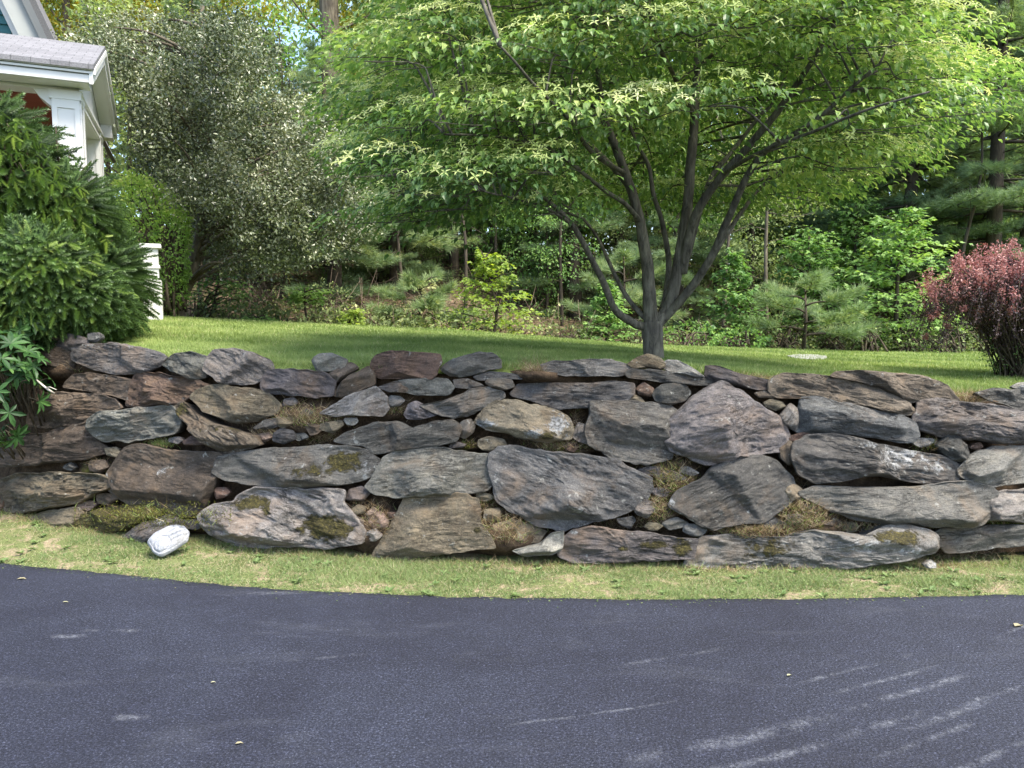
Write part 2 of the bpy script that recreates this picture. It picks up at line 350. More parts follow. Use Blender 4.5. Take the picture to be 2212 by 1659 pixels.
def f_lawn(u, v):
    X = -16 + 34 * u; a = wall_base(X) + .30; b = LAWN_END(X) + .3; Y = a + (b - a) * v
    z = lawn_z(X, Y) + .02 * fbm(np.stack([X * .8, Y * .8, X * 0], 1), 2, 5) - .05 * (v == 0)
    return np.stack([X, Y, z], 1), None
grid('lawn', None, 240, 60, f_lawn, M_LAWN)
def f_forest(u, v):
    Y0 = 9.0; Y = Y0 + 111 * v ** 1.6; X = (-1.2 + 2.4 * u) * (14 + Y * .9); e = LAWN_END(X)
    Y = np.maximum(Y, e - .2) if False else Y
    z = terrain(X, Y) + .10 * fbm(np.stack([X * .7, Y * .7, X * 0], 1), 4, 8) - np.where(Y < e + .25, .25, .02)
    return np.stack([X, Y, z], 1), None
grid('forest_floor', None, 220, 160, f_forest, M_LITTER)

# ================================================================== WALL STONES
M_STONE = stone_mat()
TINT = dict(gray=(.20,.185,.16), dark=(.125,.118,.105), purple=(.195,.165,.165), plum=(.145,.118,.118), rust=(.22,.135,.095), brown=(.17,.13,.095), pink=(.30,.235,.22), tan=(.245,.205,.135), light=(.33,.31,.27), green=(.205,.20,.16), slate=(.13,.135,.135), peach=(.38,.27,.2))
OFF = dict(A=(0,950), B=(600,950), C=(1100,1000), D=(1700,1000), E=(2272,1000))
OUTLINES = []
def conv(c, pts):
    if c == 'P': return np.asarray(pts, float)
    o = np.array(OFF[c], float); return (o + np.asarray(pts, float) * (800 / 1659)) * (2212 / 3072)
WALL_GROUP = 'stones of the dry laid retaining wall'
stone_id = [0]
def stone(c, pts, label, tint='gray', fol=0, moss=(), lich=(), dy=0.0, T=None, name='wall_stone', cat='stone', m0=0.0, l0=0.0, mat=None, edge=.42, on_floor=False):
    stone_id[0] += 1; sid = stone_id[0]; r = np.random.default_rng(100 + sid)
    px = conv(c, pts); cen = px.mean(0); OUTLINES.append(px)
    # depth of the stone's middle plane on the battered wall face
    Yc = 5.0
    for _ in range(6):
        p = at(cen[0], cen[1], Yc); Yc = float(wall_base(p[0]) + BATTER * max(p[2], 0) + dy)
    C0 = at(cen[0], cen[1], Yc); slope = float((wall_base(C0[0] + .2) - wall_base(C0[0] - .2)) / .4)
    N = np.array([slope + r.normal() * .05, -1, BATTER * .8 + r.normal() * .04]); N /= np.linalg.norm(N)     # faces the driveway
    A = unit(np.cross(np.array([0, 0, 1.]), -N)); A = A if A[0] > 0 else -A; B = np.cross(A, N) * 1.0; B = B if B[2] > 0 else -B
    def to_ab(q):
        d = ray(q[:, 0], q[:, 1]); o = np.array([0, 0, CAMZ]); t = ((C0 - o) @ N) / (d @ N); w = o + d * t[:, None] - C0
        return np.stack([w @ A, w @ B], 1)
    q = to_ab(px); size = q.max(0) - q.min(0); mind = size.min(); big = size.max()
    n = int(np.clip(big * 250, 44, 230)); K = int(np.clip(mind * 100, 11, 44))
    # resample the traced outline, round its corners a little, roughen it
    qq = np.concatenate([q, q[:1]]); s = np.concatenate([[0], np.cumsum(np.linalg.norm(np.diff(qq, axis=0), axis=1))]); L = s[-1]
    u = np.arange(n) / n * L; o = np.stack([np.interp(u, s, qq[:, 0]), np.interp(u, s, qq[:, 1])], 1)
    for _ in range(max(1, int(n * .013))): o = .5 * o + .25 * (np.roll(o, 1, 0) + np.roll(o, -1, 0))
    cen2 = o.mean(0); rv = o - cen2; o = cen2 + rv * (1.07 + (.03 * np.interp(mind, [.05, .4], [1, .5])) * fbm(np.concatenate([o * 9, np.full((n, 1), sid * 3.1)], 1), 4, 3, .6))[:, None]; rv = o - cen2; rad0 = np.hypot(rv[:, 0], rv[:, 1])[:, None]
    jag = fbm(np.concatenate([o * 7 + 3, np.full((n, 1), sid * 1.9)], 1), 3, 13, .7); jag = np.round(jag * 4.5) / 4.5; o = cen2 + rv * (1 + jag[:, None] * np.clip(.028 / rad0, 0, .16)); o = .5 * o + .25 * (np.roll(o, 1, 0) + np.roll(o, -1, 0)); rv = o - cen2
    T = (T if T else float(np.clip(.38 * mind, .024, .17))) * 1.15; D = float(np.clip(.7 * mind, .06, .30))
    k = np.arange(K + 1) / K; rr = 1 - (1 - k) ** 1.7; rr = rr[1:]
    ab = cen2 + rr[:, None, None] * rv[None]; R = np.repeat(rr, n); ab = ab.reshape(-1, 2)
    ab = np.concatenate([cen2[None], ab]); R = np.concatenate([[0.0], R])
    fa = rad(fol); cf, sf = math.cos(fa), math.sin(fa)
    x = ab - cen2; along = x[:, 0] * cf + x[:, 1] * sf; acro = -x[:, 0] * sf + x[:, 1] * cf
    hh = .5 * size[1]
    planes = [T * 1.0 + (hh * r.uniform(.25, .6) - x[:, 1]) * r.uniform(.7, 1.3), T * 1.0 + (x[:, 1] + hh * r.uniform(.35, .75)) * r.uniform(.8, 1.6)]
    for _ in range(5):
        g = r.normal(size=2) * np.array([.34, .42]); planes.append(T * r.uniform(.75, 1.2) + (x - r.uniform(-.25, .25, 2) * size) @ g)
    pl = np.stack(planes); kk = T * .03; Fh = -kk * np.log(np.exp(-np.clip(pl, -1, 3) / kk).sum(0)); Fh = np.clip(Fh, T * .12, T * 1.25)
    # chiselled rim: planes that lean in from all round, gentle on top, steep at the ends and underneath
    rl = np.concatenate([[1.0], np.tile(np.hypot(rv[:, 0], rv[:, 1]), K)]); dist = (1 - R) * rl; ch = [Fh]
    nk = int(r.integers(7, 11))
    for i_ in range(nk):
        ph = (i_ + r.uniform(-.35, .35)) / nk * 2 * math.pi; nv = unit(np.array([math.cos(ph), math.sin(ph)]) / (size / size.max()) ** .5); sup = float((rv @ nv).max()); up = nv[1]
        s_ = math.exp(r.uniform(-.5, .9)) * (math.exp(-.55 * up) if up > 0 else math.exp(-.7 * up)); ch.append((sup * r.uniform(.86, 1.0) - x @ nv) * s_ + T * .12)
    ch = np.stack(ch); kk2 = T * .03; h = -kk2 * np.log(np.exp(-np.clip(ch, -.2, 3) / kk2).sum(0) + 1e-30)
    rim = dist * 4.5; h = np.where(R > .9999, 0, np.minimum(np.maximum(h, T * .08), rim))
    P3 = np.stack([along, acro, h], 1)
    wv = fbm(np.stack([along * 3.2, acro * 5, h * 4 + sid], 1), 3, 21); fq = r.uniform(14, 26)
    saw = acro * fq + 1.7 * wv + h * fq * .5; saw = saw - np.floor(saw); saw = np.where(saw < .82, saw / .82, (1 - saw) / .18)
    amp = .35 + .65 * np.clip(fbm(np.stack([along * 2.4, acro * 3, h * 0 + sid], 1), 2, 31) + .5, 0, 1)
    # flakes: terraced breaks that follow the foliation
    na = fbm(np.stack([along * 2.6, acro * 8, h * 6 + sid * 1.3], 1), 5, 41, .56); nb_ = fbm(np.stack([along * 9, acro * 24, h * 12 + sid * .7], 1), 3, 45, .6)
    l1 = na * 5.5; f1 = np.floor(l1); t1_ = l1 - f1; t1_ = np.clip((t1_ - .80) / .20, 0, 1); lev = f1 + t1_
    l2 = nb_ * 4.; f2 = np.floor(l2); t2_ = np.clip((l2 - f2 - .75) / .25, 0, 1); lev2 = f2 + t2_
    fl = (.30 if any(w in label for w in ('smooth', 'flat face', 'pointed', 'trapezoid', 'squarish', 'cobble', 'peach', 'block', 'chinking')) else .32 if 'largest' in label else r.uniform(.32, .72))
    det = fl * (T * .115 * lev + (.0035 + .02 * T) * lev2) + (.02 * T + .001) * (saw - .5) * amp + .006 * fbm(np.stack([along * 26, acro * 34, h * 30 + sid], 1), 3, 51, .65)
    shade = 1 + (.06 + .08 * fl) * _h(f1.astype(np.int64), f1.astype(np.int64) * 0 + sid, f1.astype(np.int64) * 0, 3) + .06 * _h(f2.astype(np.int64), f2.astype(np.int64) * 0 + sid, f2.astype(np.int64) * 0, 4)
    h = h + det * np.clip((1 - R) * 8, .25, 1)
    # back of the stone
    kb = 6; rb = 1 - np.arange(1, kb + 1) / (kb + .0); rb = rb[:-1]
    abk = (cen2 + rb[:, None, None] * rv[None]).reshape(-1, 2); Rb = np.repeat(rb, n); hb = -D * (1 - Rb ** 4) ** .6
    AB = np.concatenate([ab, abk, cen2[None]]); H = np.concatenate([h, hb, [-D]])
    W = AB[:, :1] * A + AB[:, 1:] * B + H[:, None] * N
    j = np.arange(n); jn = (j + 1) % n; nr = K + kb - 1
    i = 1 + np.arange(nr - 1)[:, None] * n
    quads = np.stack([i + j, i + n + j, i + n + jn, i + jn], -1).reshape(-1, 4)
    t0 = np.stack([np.zeros(n, int), 1 + j, 1 + jn], -1); lb = 1 + (nr - 1) * n; t1 = np.stack([lb + j, np.full(n, len(AB) - 1), lb + jn], -1)
    # make the winding outward
    if np.dot(np.cross(W[1] - W[0], W[2] - W[0]), N) < 0: quads, t0, t1 = quads[:, ::-1], t0[:, ::-1], t1[:, ::-1]
    al = np.concatenate([along, np.zeros(len(AB) - len(along))]); ac = np.concatenate([acro, np.zeros(len(AB) - len(acro))])
    xb = AB - cen2; al = xb[:, 0] * cf + xb[:, 1] * sf; ac = -xb[:, 0] * sf + xb[:, 1] * cf
    folv = np.stack([al + sid * 1.37, ac + sid * .71, H + sid * .33], 1)
    def mask(spots, base):
        m = np.full(len(AB), float(base))
        for sx, sy, srx, sry, sa in spots:
            sc_ = to_ab(conv(c, [(sx, sy), (sx + srx, sy), (sx, sy + sry)])); e = (AB - sc_[0]) / np.array([np.linalg.norm(sc_[1] - sc_[0]), np.linalg.norm(sc_[2] - sc_[0])])
            m = np.maximum(m, sa * np.exp(-((e ** 2).sum(1)) ** 1.3))
        return m
    wt_ = .92 if tint in ('rust', 'brown', 'tan', 'peach') else .55
    tc = (wt_ * np.array(TINT[tint]) + (1 - wt_) * np.dot(TINT[tint], [.33, .4, .27]) * np.array([1.03, .985, .91])) * r.uniform(.36, .66) * (1 + .015 * r.normal(size=3))
    me = make_mesh(name, W, [(quads, 0), (t0, 0), (t1, 0)], [mat or M_STONE], True, {'tint': ('FLOAT_COLOR', tc[None] * np.concatenate([shade, np.ones(len(AB) - len(shade))])[:, None]), 'fol': ('FLOAT_VECTOR', folv), 'moss': ('FLOAT', mask(moss, m0)), 'lichen': ('FLOAT', mask(lich, l0))})
    return tag(link(name, me, None, tuple(C0)), label, cat, 'wall stones past the right edge' if 'out of view' in label else 'chinking stones in the wall gaps' if name == 'chinking_stone' else WALL_GROUP)
# ------------------------------------------------------------------ the stones, outlines measured on five enlarged crops of the photo
S = stone
# far left
S('A', [(300,110),(400,105),(480,115),(545,150),(550,172),(470,215),(380,215),(290,175)], 'dark purplish stone half under the spruce, highest at the far left end', 'plum', -8)
S('A', [(545,105),(620,98),(628,130),(592,160),(550,150)], 'small bluish stone at lawn edge behind the pale flat slab at left', 'slate', 0, name='rubble_stone')
S('A', [(210,190),(330,182),(440,220),(475,250),(450,330),(350,310),(210,280)], 'brown stone in the shade of the spruce, left of the pale flat slab', 'brown', -5)
S('A', [(455,270),(470,195),(560,172),(700,170),(860,190),(985,225),(1025,250),(975,310),(870,355),(700,350),(560,315)], 'wide bluish grey slab with a pale flat top at the left end of the lawn', 'purple', -6, lich=[(700,190,250,22,.35)])
S('A', [(400,440),(450,365),(560,345),(700,370),(820,390),(815,460),(790,520),(700,490),(560,465)], 'dark brown wedge stone overhung by the pale flat slab at left', 'brown', 4)
S('A', [(795,545),(820,430),(850,360),(920,345),(1060,368),(1200,385),(1295,430),(1180,500),(1100,555),(960,550),(860,568)], 'rusty red boulder under the upper left slab', 'rust', -12)
S('A', [(1010,300),(1080,240),(1180,218),(1280,245),(1295,300),(1275,375),(1200,390),(1070,340)], 'greenish grey top stone with dry grass before it, left of the pink boulder', 'green', -18, m0=.12)
S('B', [(30,330),(40,250),(80,210),(200,198),(330,222),(420,268),(442,320),(395,382),(330,412),(240,428),(120,402)], 'pinkish grey angular boulder on top of the wall, at the left', 'pink', -28)
S('B', [(-54,500),(-10,455),(60,436),(170,433),(300,445),(400,462),(492,548),(460,600),(340,652),(220,672),(130,625),(30,590)], 'tan oval boulder with a pointed right end, under the pink boulder', 'tan', -8, m0=.1)
S('A', [(180,670),(200,600),(230,530),(270,480),(420,472),(600,482),(700,515),(742,568),(650,605),(560,655),(440,685),(300,695)], 'dark layered stone beside the rhododendron leaves', 'brown', 6)
S('A', [(545,690),(560,640),(640,588),(780,578),(900,560),(1050,550),(1092,590),(1112,650),(1085,722),(960,752),(800,772),(680,778),(600,725)], 'broad greenish grey boulder under the rusty red boulder', 'green', 6, m0=.1)
S('A', [(1090,560),(1150,530),(1240,610),(1330,665),(1460,700),(1580,740),(1600,790),(1480,832),(1380,842),(1300,785),(1200,695),(1120,625)], 'long mossy stone slanting down to the right under the tan oval boulder', 'brown', -32, moss=[(1130,580,90,60,.5),(1400,700,160,40,.4)])
S('A', [(-90,800),(0,755),(120,730),(300,722),(430,672),(530,670),(565,740),(665,822),(640,852),(500,888),(300,908),(100,932),(-90,925)], 'long dark slab running off the left edge below the rhododendron', 'brown', 3)
S('A', [(-12,1130),(0,1020),(120,980),(300,970),(450,975),(620,985),(695,1030),(660,1072),(560,1105),(480,1162),(300,1192),(150,1218),(35,1203)], 'tan brown layered slab low at the left edge', 'tan', 9, m0=.05)
S('A', [(670,1010),(690,960),(740,880),(800,812),(880,800),(1000,830),(1200,850),(1350,848),(1395,900),(1340,982),(1300,1082),(1262,1182),(1180,1232),(1080,1228),(950,1192),(800,1152),(710,1092)], 'large flat faced brown boulder above the white shell shaped stone', 'brown', -10, T=.09, lich=[(1020,960,60,40,.42)])
S('A', [(1140,775),(1190,740),(1270,750),(1295,790),(1220,803),(1150,798)], 'small reddish stone in a gap above the large flat faced brown boulder', 'rust', 4, name='rubble_stone')
S('A', [(160,1290),(190,1250),(300,1208),(480,1188),(520,1230),(460,1312),(330,1325),(190,1318)], 'low pale brown stone half buried in turf at bottom left', 'tan', 5)
S('A', [(415,1345),(470,1288),(520,1230),(700,1178),(900,1173),(995,1210),(955,1270),(820,1332),(600,1362)], 'low mound shaped stone all covered in green moss at bottom left', 'brown', 4, m0=.95, T=.12)
S('A', [(755,1395),(780,1368),(880,1288),(1040,1232),(1095,1280),(1060,1350),(930,1415),(800,1432)], 'flat purplish stone lying behind the white shell shaped stone', 'purple', 20, dy=-.08, lich=[(1010,1270,60,30,.5)])
S('A', [(-70,1075),(8,1088),(20,1150),(5,1195),(-70,1205)], 'reddish stone end just inside the left edge', 'rust', 0)
# centre left
S('B', [(380,425),(392,388),(440,340),(560,318),(700,333),(800,358),(838,410),(822,482),(740,503),(600,493),(480,482),(400,455)], 'lavender grey rounded stone right of the pink boulder', 'purple', -14)
S('B', [(695,270),(740,233),(820,228),(925,268),(885,322),(790,338),(728,332)], 'small grey green wedge on the lawn edge, left of the flat topped reddish block', 'green', 0, name='rubble_stone')
S('B', [(778,372),(850,325),(932,283),(978,320),(905,372),(850,412),(800,388)], 'small brown wedge leaning between lavender stone and flat topped reddish block', 'brown', 28, name='rubble_stone')
S('B', [(843,490),(860,440),(940,358),(1050,308),(1085,360),(1092,422),(980,465),(900,495)], 'brown slanting stone tucked left under the flat topped reddish block', 'brown', 34)
S('B', [(1055,360),(1065,298),(1100,243),(1200,220),(1330,223),(1478,238),(1492,282),(1470,352),(1440,388),(1300,378),(1130,383)], 'reddish brown block with a pale flat top, standing proud of the lawn', 'rust', 0, edge=.35)
S('B', [(748,602),(830,550),(950,480),(1080,438),(1152,500),(1172,572),(1120,622),(980,612),(850,618)], 'pale triangular stone with a flat underside, below the flat topped reddish block', 'light', 18, edge=.4)
S('B', [(1110,440),(1230,398),(1292,450),(1280,472),(1180,468)], 'small flat grey stone, left end of the thin course under the reddish block', 'gray', 6, name='rubble_stone')
S('B', [(1238,395),(1400,383),(1540,385),(1585,440),(1545,492),(1450,492),(1350,487),(1275,467)], 'long flat greenish stone directly under the reddish block', 'green', -4)
S('C', [(530,290),(620,280),(700,310),(732,327),(640,342),(548,337)], 'thin grey chip at right end of the course under the reddish block', 'gray', 0, name='rubble_stone')
S('B', [(328,695),(400,640),(472,630),(482,682),(420,702)], 'small dark stone under the pointed end of the tan oval boulder', 'dark', 14, name='rubble_stone')
S('B', [(470,635),(520,600),(592,620),(592,660),(520,692),(480,675)], 'small tan stone with moss left of the grassy gap', 'tan', 0, m0=.3, name='rubble_stone')
S('B', [(452,770),(458,722),(500,695),(580,710),(594,760),(520,792)], 'smooth bluish grey cobble under the grassy gap', 'slate', 0, name='rubble_stone')
S('B', [(850,772),(920,722),(960,705),(1100,662),(1230,655),(1330,690),(1450,650),(1560,643),(1602,690),(1588,768),(1480,802),(1250,832),(1110,848),(1020,802),(920,795)], 'long grey stone rising to the right, above the big smooth grey oblong boulder', 'gray', 14)
S('B', [(103,970),(120,915),(150,868),(300,840),(450,820),(600,813),(760,798),(900,808),(1020,830),(1082,890),(1088,950),(1020,1012),(900,1042),(700,1062),(500,1060),(300,1042),(170,1012)], 'long rough boulder with a dark moss patch, below the grassy gap', 'gray', 2, moss=[(900,900,130,75,.8),(700,960,170,50,.55)], lich=[(1040,950,40,80,.5),(760,820,260,25,.3)])
S('C', [(10,950),(40,915),(120,772),(220,725),(400,718),(520,723),(640,740),(750,760),(792,800),(802,872),(772,942),(730,977),(600,1003),(400,1018),(200,1018),(70,993)], 'big smooth grey oblong boulder in mid wall, right of the mossy long boulder', 'gray', 3, T=.13)
S('B', [(18,1240),(100,1168),(220,1150),(260,1100),(340,1063),(500,1073),(680,1080),(800,1083),(885,1090),(862,1160),(920,1212),(955,1262),(1005,1332),(992,1402),(900,1412),(760,1432),(600,1418),(400,1432),(250,1422),(100,1352),(38,1292)], 'bulky light boulder blotched with dark moss on the turf, left of centre', 'light', -18, moss=[(330,1150,130,60,.8),(780,1310,190,85,.95),(420,1190,70,70,.55)], lich=[(300,1340,200,60,.45),(60,1240,50,60,.4)], T=.16)
S('C', [(38,1395),(110,1290),(180,1180),(230,1040),(262,1013),(400,1018),(580,1010),(682,1040),(702,1100),(692,1180),(762,1260),(785,1332),(600,1354),(400,1384),(200,1404)], 'pale trapezoid boulder with a flat face standing on the turf near centre', 'tan', 2, T=.08, lich=[(60,1370,40,40,.3)], moss=[(690,1220,40,30,.5)])
S('B', [(918,1212),(980,1168),(1032,1180),(1022,1222),(940,1243)], 'small buff stone in the rubble pocket, above the peach block', 'tan', 14, name='rubble_stone')
S('B', [(1028,1222),(1080,1183),(1098,1210),(1050,1252)], 'tiny pink stone in the rubble pocket, touching the peach block', 'peach', 20, name='rubble_stone')
S('B', [(1045,1275),(1070,1235),(1120,1207),(1172,1270),(1162,1312),(1080,1314)], 'peach coloured block in the rubble pocket left of the pale trapezoid boulder', 'peach', 0, name='rubble_stone')
S('B', [(1165,1215),(1215,1212),(1205,1262),(1170,1248)], 'tiny orange stone against the upper left side of the pale trapezoid boulder', 'rust', 0, name='rubble_stone')
S('B', [(1030,1345),(1090,1318),(1135,1360),(1090,1395),(1045,1390)], 'small cream stone low in the rubble pocket under the peach block', 'light', 0, name='rubble_stone')
S('B', [(905,1262),(970,1240),(1020,1262),(1010,1310),(940,1318)], 'small mauve stone in the rubble pocket, left of the peach block', 'purple', 10, name='rubble_stone')
# centre
S('C', [(463,218),(540,160),(680,120),(800,123),(842,170),(832,217),(720,242),(600,267),(520,267)], 'dark oval stone on top, between reddish block and straw pocket', 'dark', 10)
S('C', [(678,270),(760,238),(880,245),(992,270),(962,287),(830,283),(710,293)], 'thin dark splinter under the dark oval top stone', 'dark', -3, name='rubble_stone')
S('C', [(738,305),(760,283),(820,278),(900,288),(917,330),(860,352),(770,333)], 'small dark lens shaped stone left of the long dark slab, under the splinter', 'dark', -4, name='rubble_stone')
S('C', [(908,372),(960,320),(1100,310),(1250,315),(1400,310),(1520,300),(1652,310),(1662,380),(1600,422),(1450,433),(1380,463),(1200,473),(1050,423),(930,393)], 'long dark layered slab below the straw pocket', 'dark', -3)
S('C', [(1092,195),(1180,170),(1350,163),(1500,163),(1622,195),(1645,232),(1560,268),(1400,262),(1240,268),(1130,243)], 'long grey speckled top stone just left of the tree trunk', 'gray', 0, l0=.1)
S('C', [(345,445),(480,420),(600,375),(640,345),(740,338),(832,370),(838,402),(740,453),(630,513),(540,528),(430,500)], 'grey tapering stone with a crease, left of the white crusted stone', 'gray', 18)
S('C', [(228,505),(260,440),(312,423),(400,470),(445,507),(340,533),(250,533)], 'small brownish stone at left end of the tapering grey stone', 'purple', -14, name='rubble_stone')
S('C', [(558,580),(600,540),(652,530),(678,570),(662,622),(610,652),(565,632)], 'small grey upright stone left of the white crusted stone', 'gray', 40, name='rubble_stone')
S('C', [(678,555),(690,528),(740,480),(810,423),(900,410),(1050,450),(1150,470),(1232,520),(1268,590),(1262,652),(1180,668),(1050,662),(940,652),(850,612),(760,602)], 'brown boulder with white crusted lichen at both ends', 'tan', -14, lich=[(750,560,75,45,.62),(1190,570,90,100,.72),(1060,620,90,50,.6)], moss=[(1130,640,60,35,.7)])
S('C', [(688,662),(760,643),(850,660),(872,690),(800,737),(720,723),(690,703)], 'small tan cobble under the white crusted boulder', 'tan', 0, name='rubble_stone')
S('C', [(518,692),(570,675),(622,690),(600,712),(520,714)], 'tiny mauve pebble on top of the big smooth oblong boulder', 'purple', 0, name='rubble_stone')
S('C', [(778,830),(790,760),(832,713),(920,708),(1050,735),(1250,750),(1400,775),(1530,790),(1600,840),(1734,900),(1746,960),(1714,1012),(1674,1082),(1544,1132),(1394,1168),(1250,1208),(1080,1192),(990,1132),(900,1092),(830,1042),(800,930)], 'largest blue grey boulder with fine white streaks, centre of wall', 'slate', -22, T=.15, lich=[(1330,1080,120,40,.4),(810,900,25,80,.4)])
S('C', [(1278,642),(1290,600),(1312,553),(1372,570),(1388,620),(1372,692),(1310,673)], 'small upright grey stone left of the squarish block in mid wall', 'gray', 60, name='rubble_stone')
S('C', [(908,1352),(990,1330),(1080,1310),(1150,1245),(1232,1223),(1225,1272),(1212,1342),(1150,1373),(1000,1388)], 'pale low stone on turf between trapezoid boulder and long base stones', 'light', 18)
S('C', [(788,1192),(900,1158),(1000,1178),(1122,1230),(1062,1302),(900,1302),(805,1260)], 'buff flat stone in sandy soil right of the pale trapezoid boulder', 'tan', -10, dy=.05)
# right of centre
S('D', [(-42,1320),(0,1270),(60,1225),(180,1208),(350,1225),(520,1250),(700,1280),(798,1280),(792,1340),(780,1402),(640,1402),(400,1417),(200,1427),(60,1427),(-30,1375)], 'long low grey stone on turf, left one of the two long base stones', 'purple', -6, moss=[(520,1310,120,30,.7),(720,1330,70,70,.75),(350,1330,40,20,.6)], lich=[(60,1240,60,20,.5)])
S('E', [(-420,1440),(-380,1330),(-330,1270),(-180,1250),(0,1262),(160,1270),(350,1228),(500,1238),(640,1265),(760,1198),(900,1198),(1050,1240),(1088,1290),(1062,1362),(950,1402),(800,1422),(650,1457),(450,1472),(250,1472),(50,1492),(-100,1502),(-250,1492),(-410,1472)], 'longest base stone on turf, streaked with moss and white lichen', 'light', -3, moss=[(80,1330,170,60,.7),(840,1260,160,50,.85),(-60,1380,150,25,.5)], lich=[(620,1310,110,60,.55),(900,1345,140,35,.6),(40,1420,130,25,.5),(-300,1440,140,30,.4)], T=.13)
S('D', [(133,600),(150,480),(162,433),(300,428),(500,428),(600,440),(682,490),(662,560),(612,610),(642,690),(642,772),(560,797),(430,802),(300,782),(138,697)], 'squarish grey block left of the tall pointed boulder', 'gray', -10, edge=.4, T=.13)
S('D', [(620,590),(640,545),(680,500),(760,420),(860,343),(930,340),(972,318),(1100,380),(1250,480),(1332,540),(1368,630),(1342,722),(1200,752),(1050,772),(930,817),(860,803),(650,722),(620,652)], 'tall pointed grey boulder, bulkiest in the right half', 'purple', 12, T=.2)
S('D', [(648,1060),(700,980),(850,900),(950,820),(1100,768),(1222,763),(1302,800),(1382,900),(1402,960),(1382,1052),(1280,1132),(1200,1178),(1050,1182),(930,1218),(860,1192),(760,1122),(678,1092)], 'fan shaped slate boulder under the tall pointed boulder', 'dark', 24, T=.13, lich=[(655,1050,20,40,.5)])
S('D', [(378,252),(420,223),(560,228),(750,250),(850,270),(932,325),(800,323),(640,308),(400,278)], 'thin dark slab under the jagged stones at the trunk foot', 'dark', -8)
S('D', [(378,190),(440,150),(500,128),(570,150),(622,190),(592,227),(500,208),(420,217)], 'jagged yellowish stone at the foot of the tree trunk', 'tan', -20, m0=.15)
S('D', [(598,215),(630,168),(690,163),(760,200),(852,267),(780,267),(640,243)], 'pale wedge right of the jagged stone at the trunk foot', 'light', -22)
S('D', [(538,372),(600,320),(680,306),(750,330),(772,370),(732,422),(640,442),(560,422)], 'dark rounded cobble left of the tall pointed boulder tip', 'dark', 0)
S('D', [(428,342),(480,303),(542,345),(522,392),(450,382)], 'small reddish wedge left of the dark rounded cobble', 'rust', 14, name='rubble_stone')
S('D', [(375,422),(410,378),(462,400),(485,427),(430,436)], 'small tan chip on top of the squarish grey block', 'tan', 0, name='rubble_stone')
S('D', [(858,262),(872,203),(960,208),(1100,258),(1262,290),(1265,345),(1180,348),(1050,323),(930,298)], 'flat purple slate on the lawn edge right of the tree', 'plum', -16, edge=.35)
S('E', [(78,320),(120,280),(200,250),(350,253),(450,273),(600,288),(700,310),(850,390),(942,450),(975,500),(900,503),(750,483),(600,443),(450,413),(300,403),(150,403),(85,360)], 'long rusty brown slab sloping right along the wall top', 'brown', -12)
S('D', [(1168,372),(1230,353),(1302,380),(1292,402),(1200,402)], 'thin brown chip under the flat purple slate', 'brown', -4, name='rubble_stone')
S('D', [(1223,432),(1280,408),(1342,430),(1362,455),(1300,482),(1240,457)], 'small tan stone beside the right shoulder of tall pointed boulder', 'tan', -8, name='rubble_stone')
S('D', [(1318,520),(1390,438),(1442,470),(1452,560),(1420,607),(1358,570)], 'pale upright cobble between pointed boulder and dark oblong slab', 'light', 50, name='rubble_stone')
S('E', [(138,722),(200,668),(242,700),(233,790),(200,823),(148,782)], 'narrow brown upright stone left of the long lichen whitened boulder', 'brown', 70, name='rubble_stone')
S('E', [(188,642),(300,610),(328,630),(240,667),(190,667)], 'thin rusty sliver above the long lichen whitened boulder', 'rust', 18, name='rubble_stone')
S('E', [(162,962),(230,930),(283,970),(262,1032),(190,1052)], 'small tan stone in dry grass right of the fan shaped boulder', 'tan', 40, name='rubble_stone')
S('D', [(425,1105),(450,1060),(500,1035),(555,1060),(545,1110),(500,1150),(445,1130)], 'round pale pinkish cobble in grass right of the largest blue grey boulder', 'pink', 0, name='rubble_stone')
S('D', [(380,905),(430,880),(490,910),(500,990),(440,1040),(400,1000)], 'rough stone tucked behind right tip of the largest blue grey boulder', 'gray', 0, name='rubble_stone', dy=.06)
# right
S('E', [(458,268),(520,238),(700,233),(900,248),(1050,275),(1162,320),(1202,370),(1245,412),(1150,418),(1000,413),(940,433),(850,388),(760,333),(600,293)], 'dark rough top stone behind the long rusty brown slab', 'brown', -12, lich=[(650,260,150,20,.4)])
S('E', [(243,602),(265,540),(268,470),(287,403),(400,403),(500,428),(700,468),(880,510),(962,550),(988,622),(960,672),(860,678),(700,643),(500,623),(300,623)], 'dark slate oblong slab under the long rusty brown slab', 'slate', -10, edge=.4)
S('E', [(973,550),(998,480),(1012,413),(1120,410),(1250,428),(1450,448),(1560,478),(1740,490),(1740,670),(1520,688),(1350,653),(1200,643),(1080,622),(1000,593)], 'purplish oblong boulder meeting the right edge', 'plum', -5, l0=.12)
S('E', [(1368,372),(1480,343),(1600,350),(1740,360),(1740,472),(1600,473),(1540,443),(1440,413)], 'dark stone at the right edge on top, behind dry straw', 'dark', -8)
S('E', [(1578,332),(1620,308),(1700,298),(1740,300),(1740,352),(1650,362)], 'pale grey flat stone highest at the right edge', 'light', 6, l0=.3)
S('E', [(238,780),(240,690),(330,640),(480,630),(620,658),(720,690),(850,718),(1000,740),(1120,760),(1232,820),(1260,865),(1202,922),(1080,938),(950,923),(750,883),(650,893),(500,922),(380,932),(280,872)], 'long boulder whitened with lichen along its upper right side', 'dark', -12, lich=[(900,770,260,90,.62),(1080,830,110,70,.55),(650,690,120,40,.42)], T=.16)
S('E', [(285,990),(380,953),(550,956),(740,960),(1000,958),(1150,933),(1300,923),(1422,950),(1458,990),(1442,1102),(1402,1172),(1300,1203),(1100,1198),(850,1188),(620,1153),(450,1093),(300,1013)], 'long smooth grey slab under the lichen whitened boulder', 'gray', 4, T=.13, edge=.4)
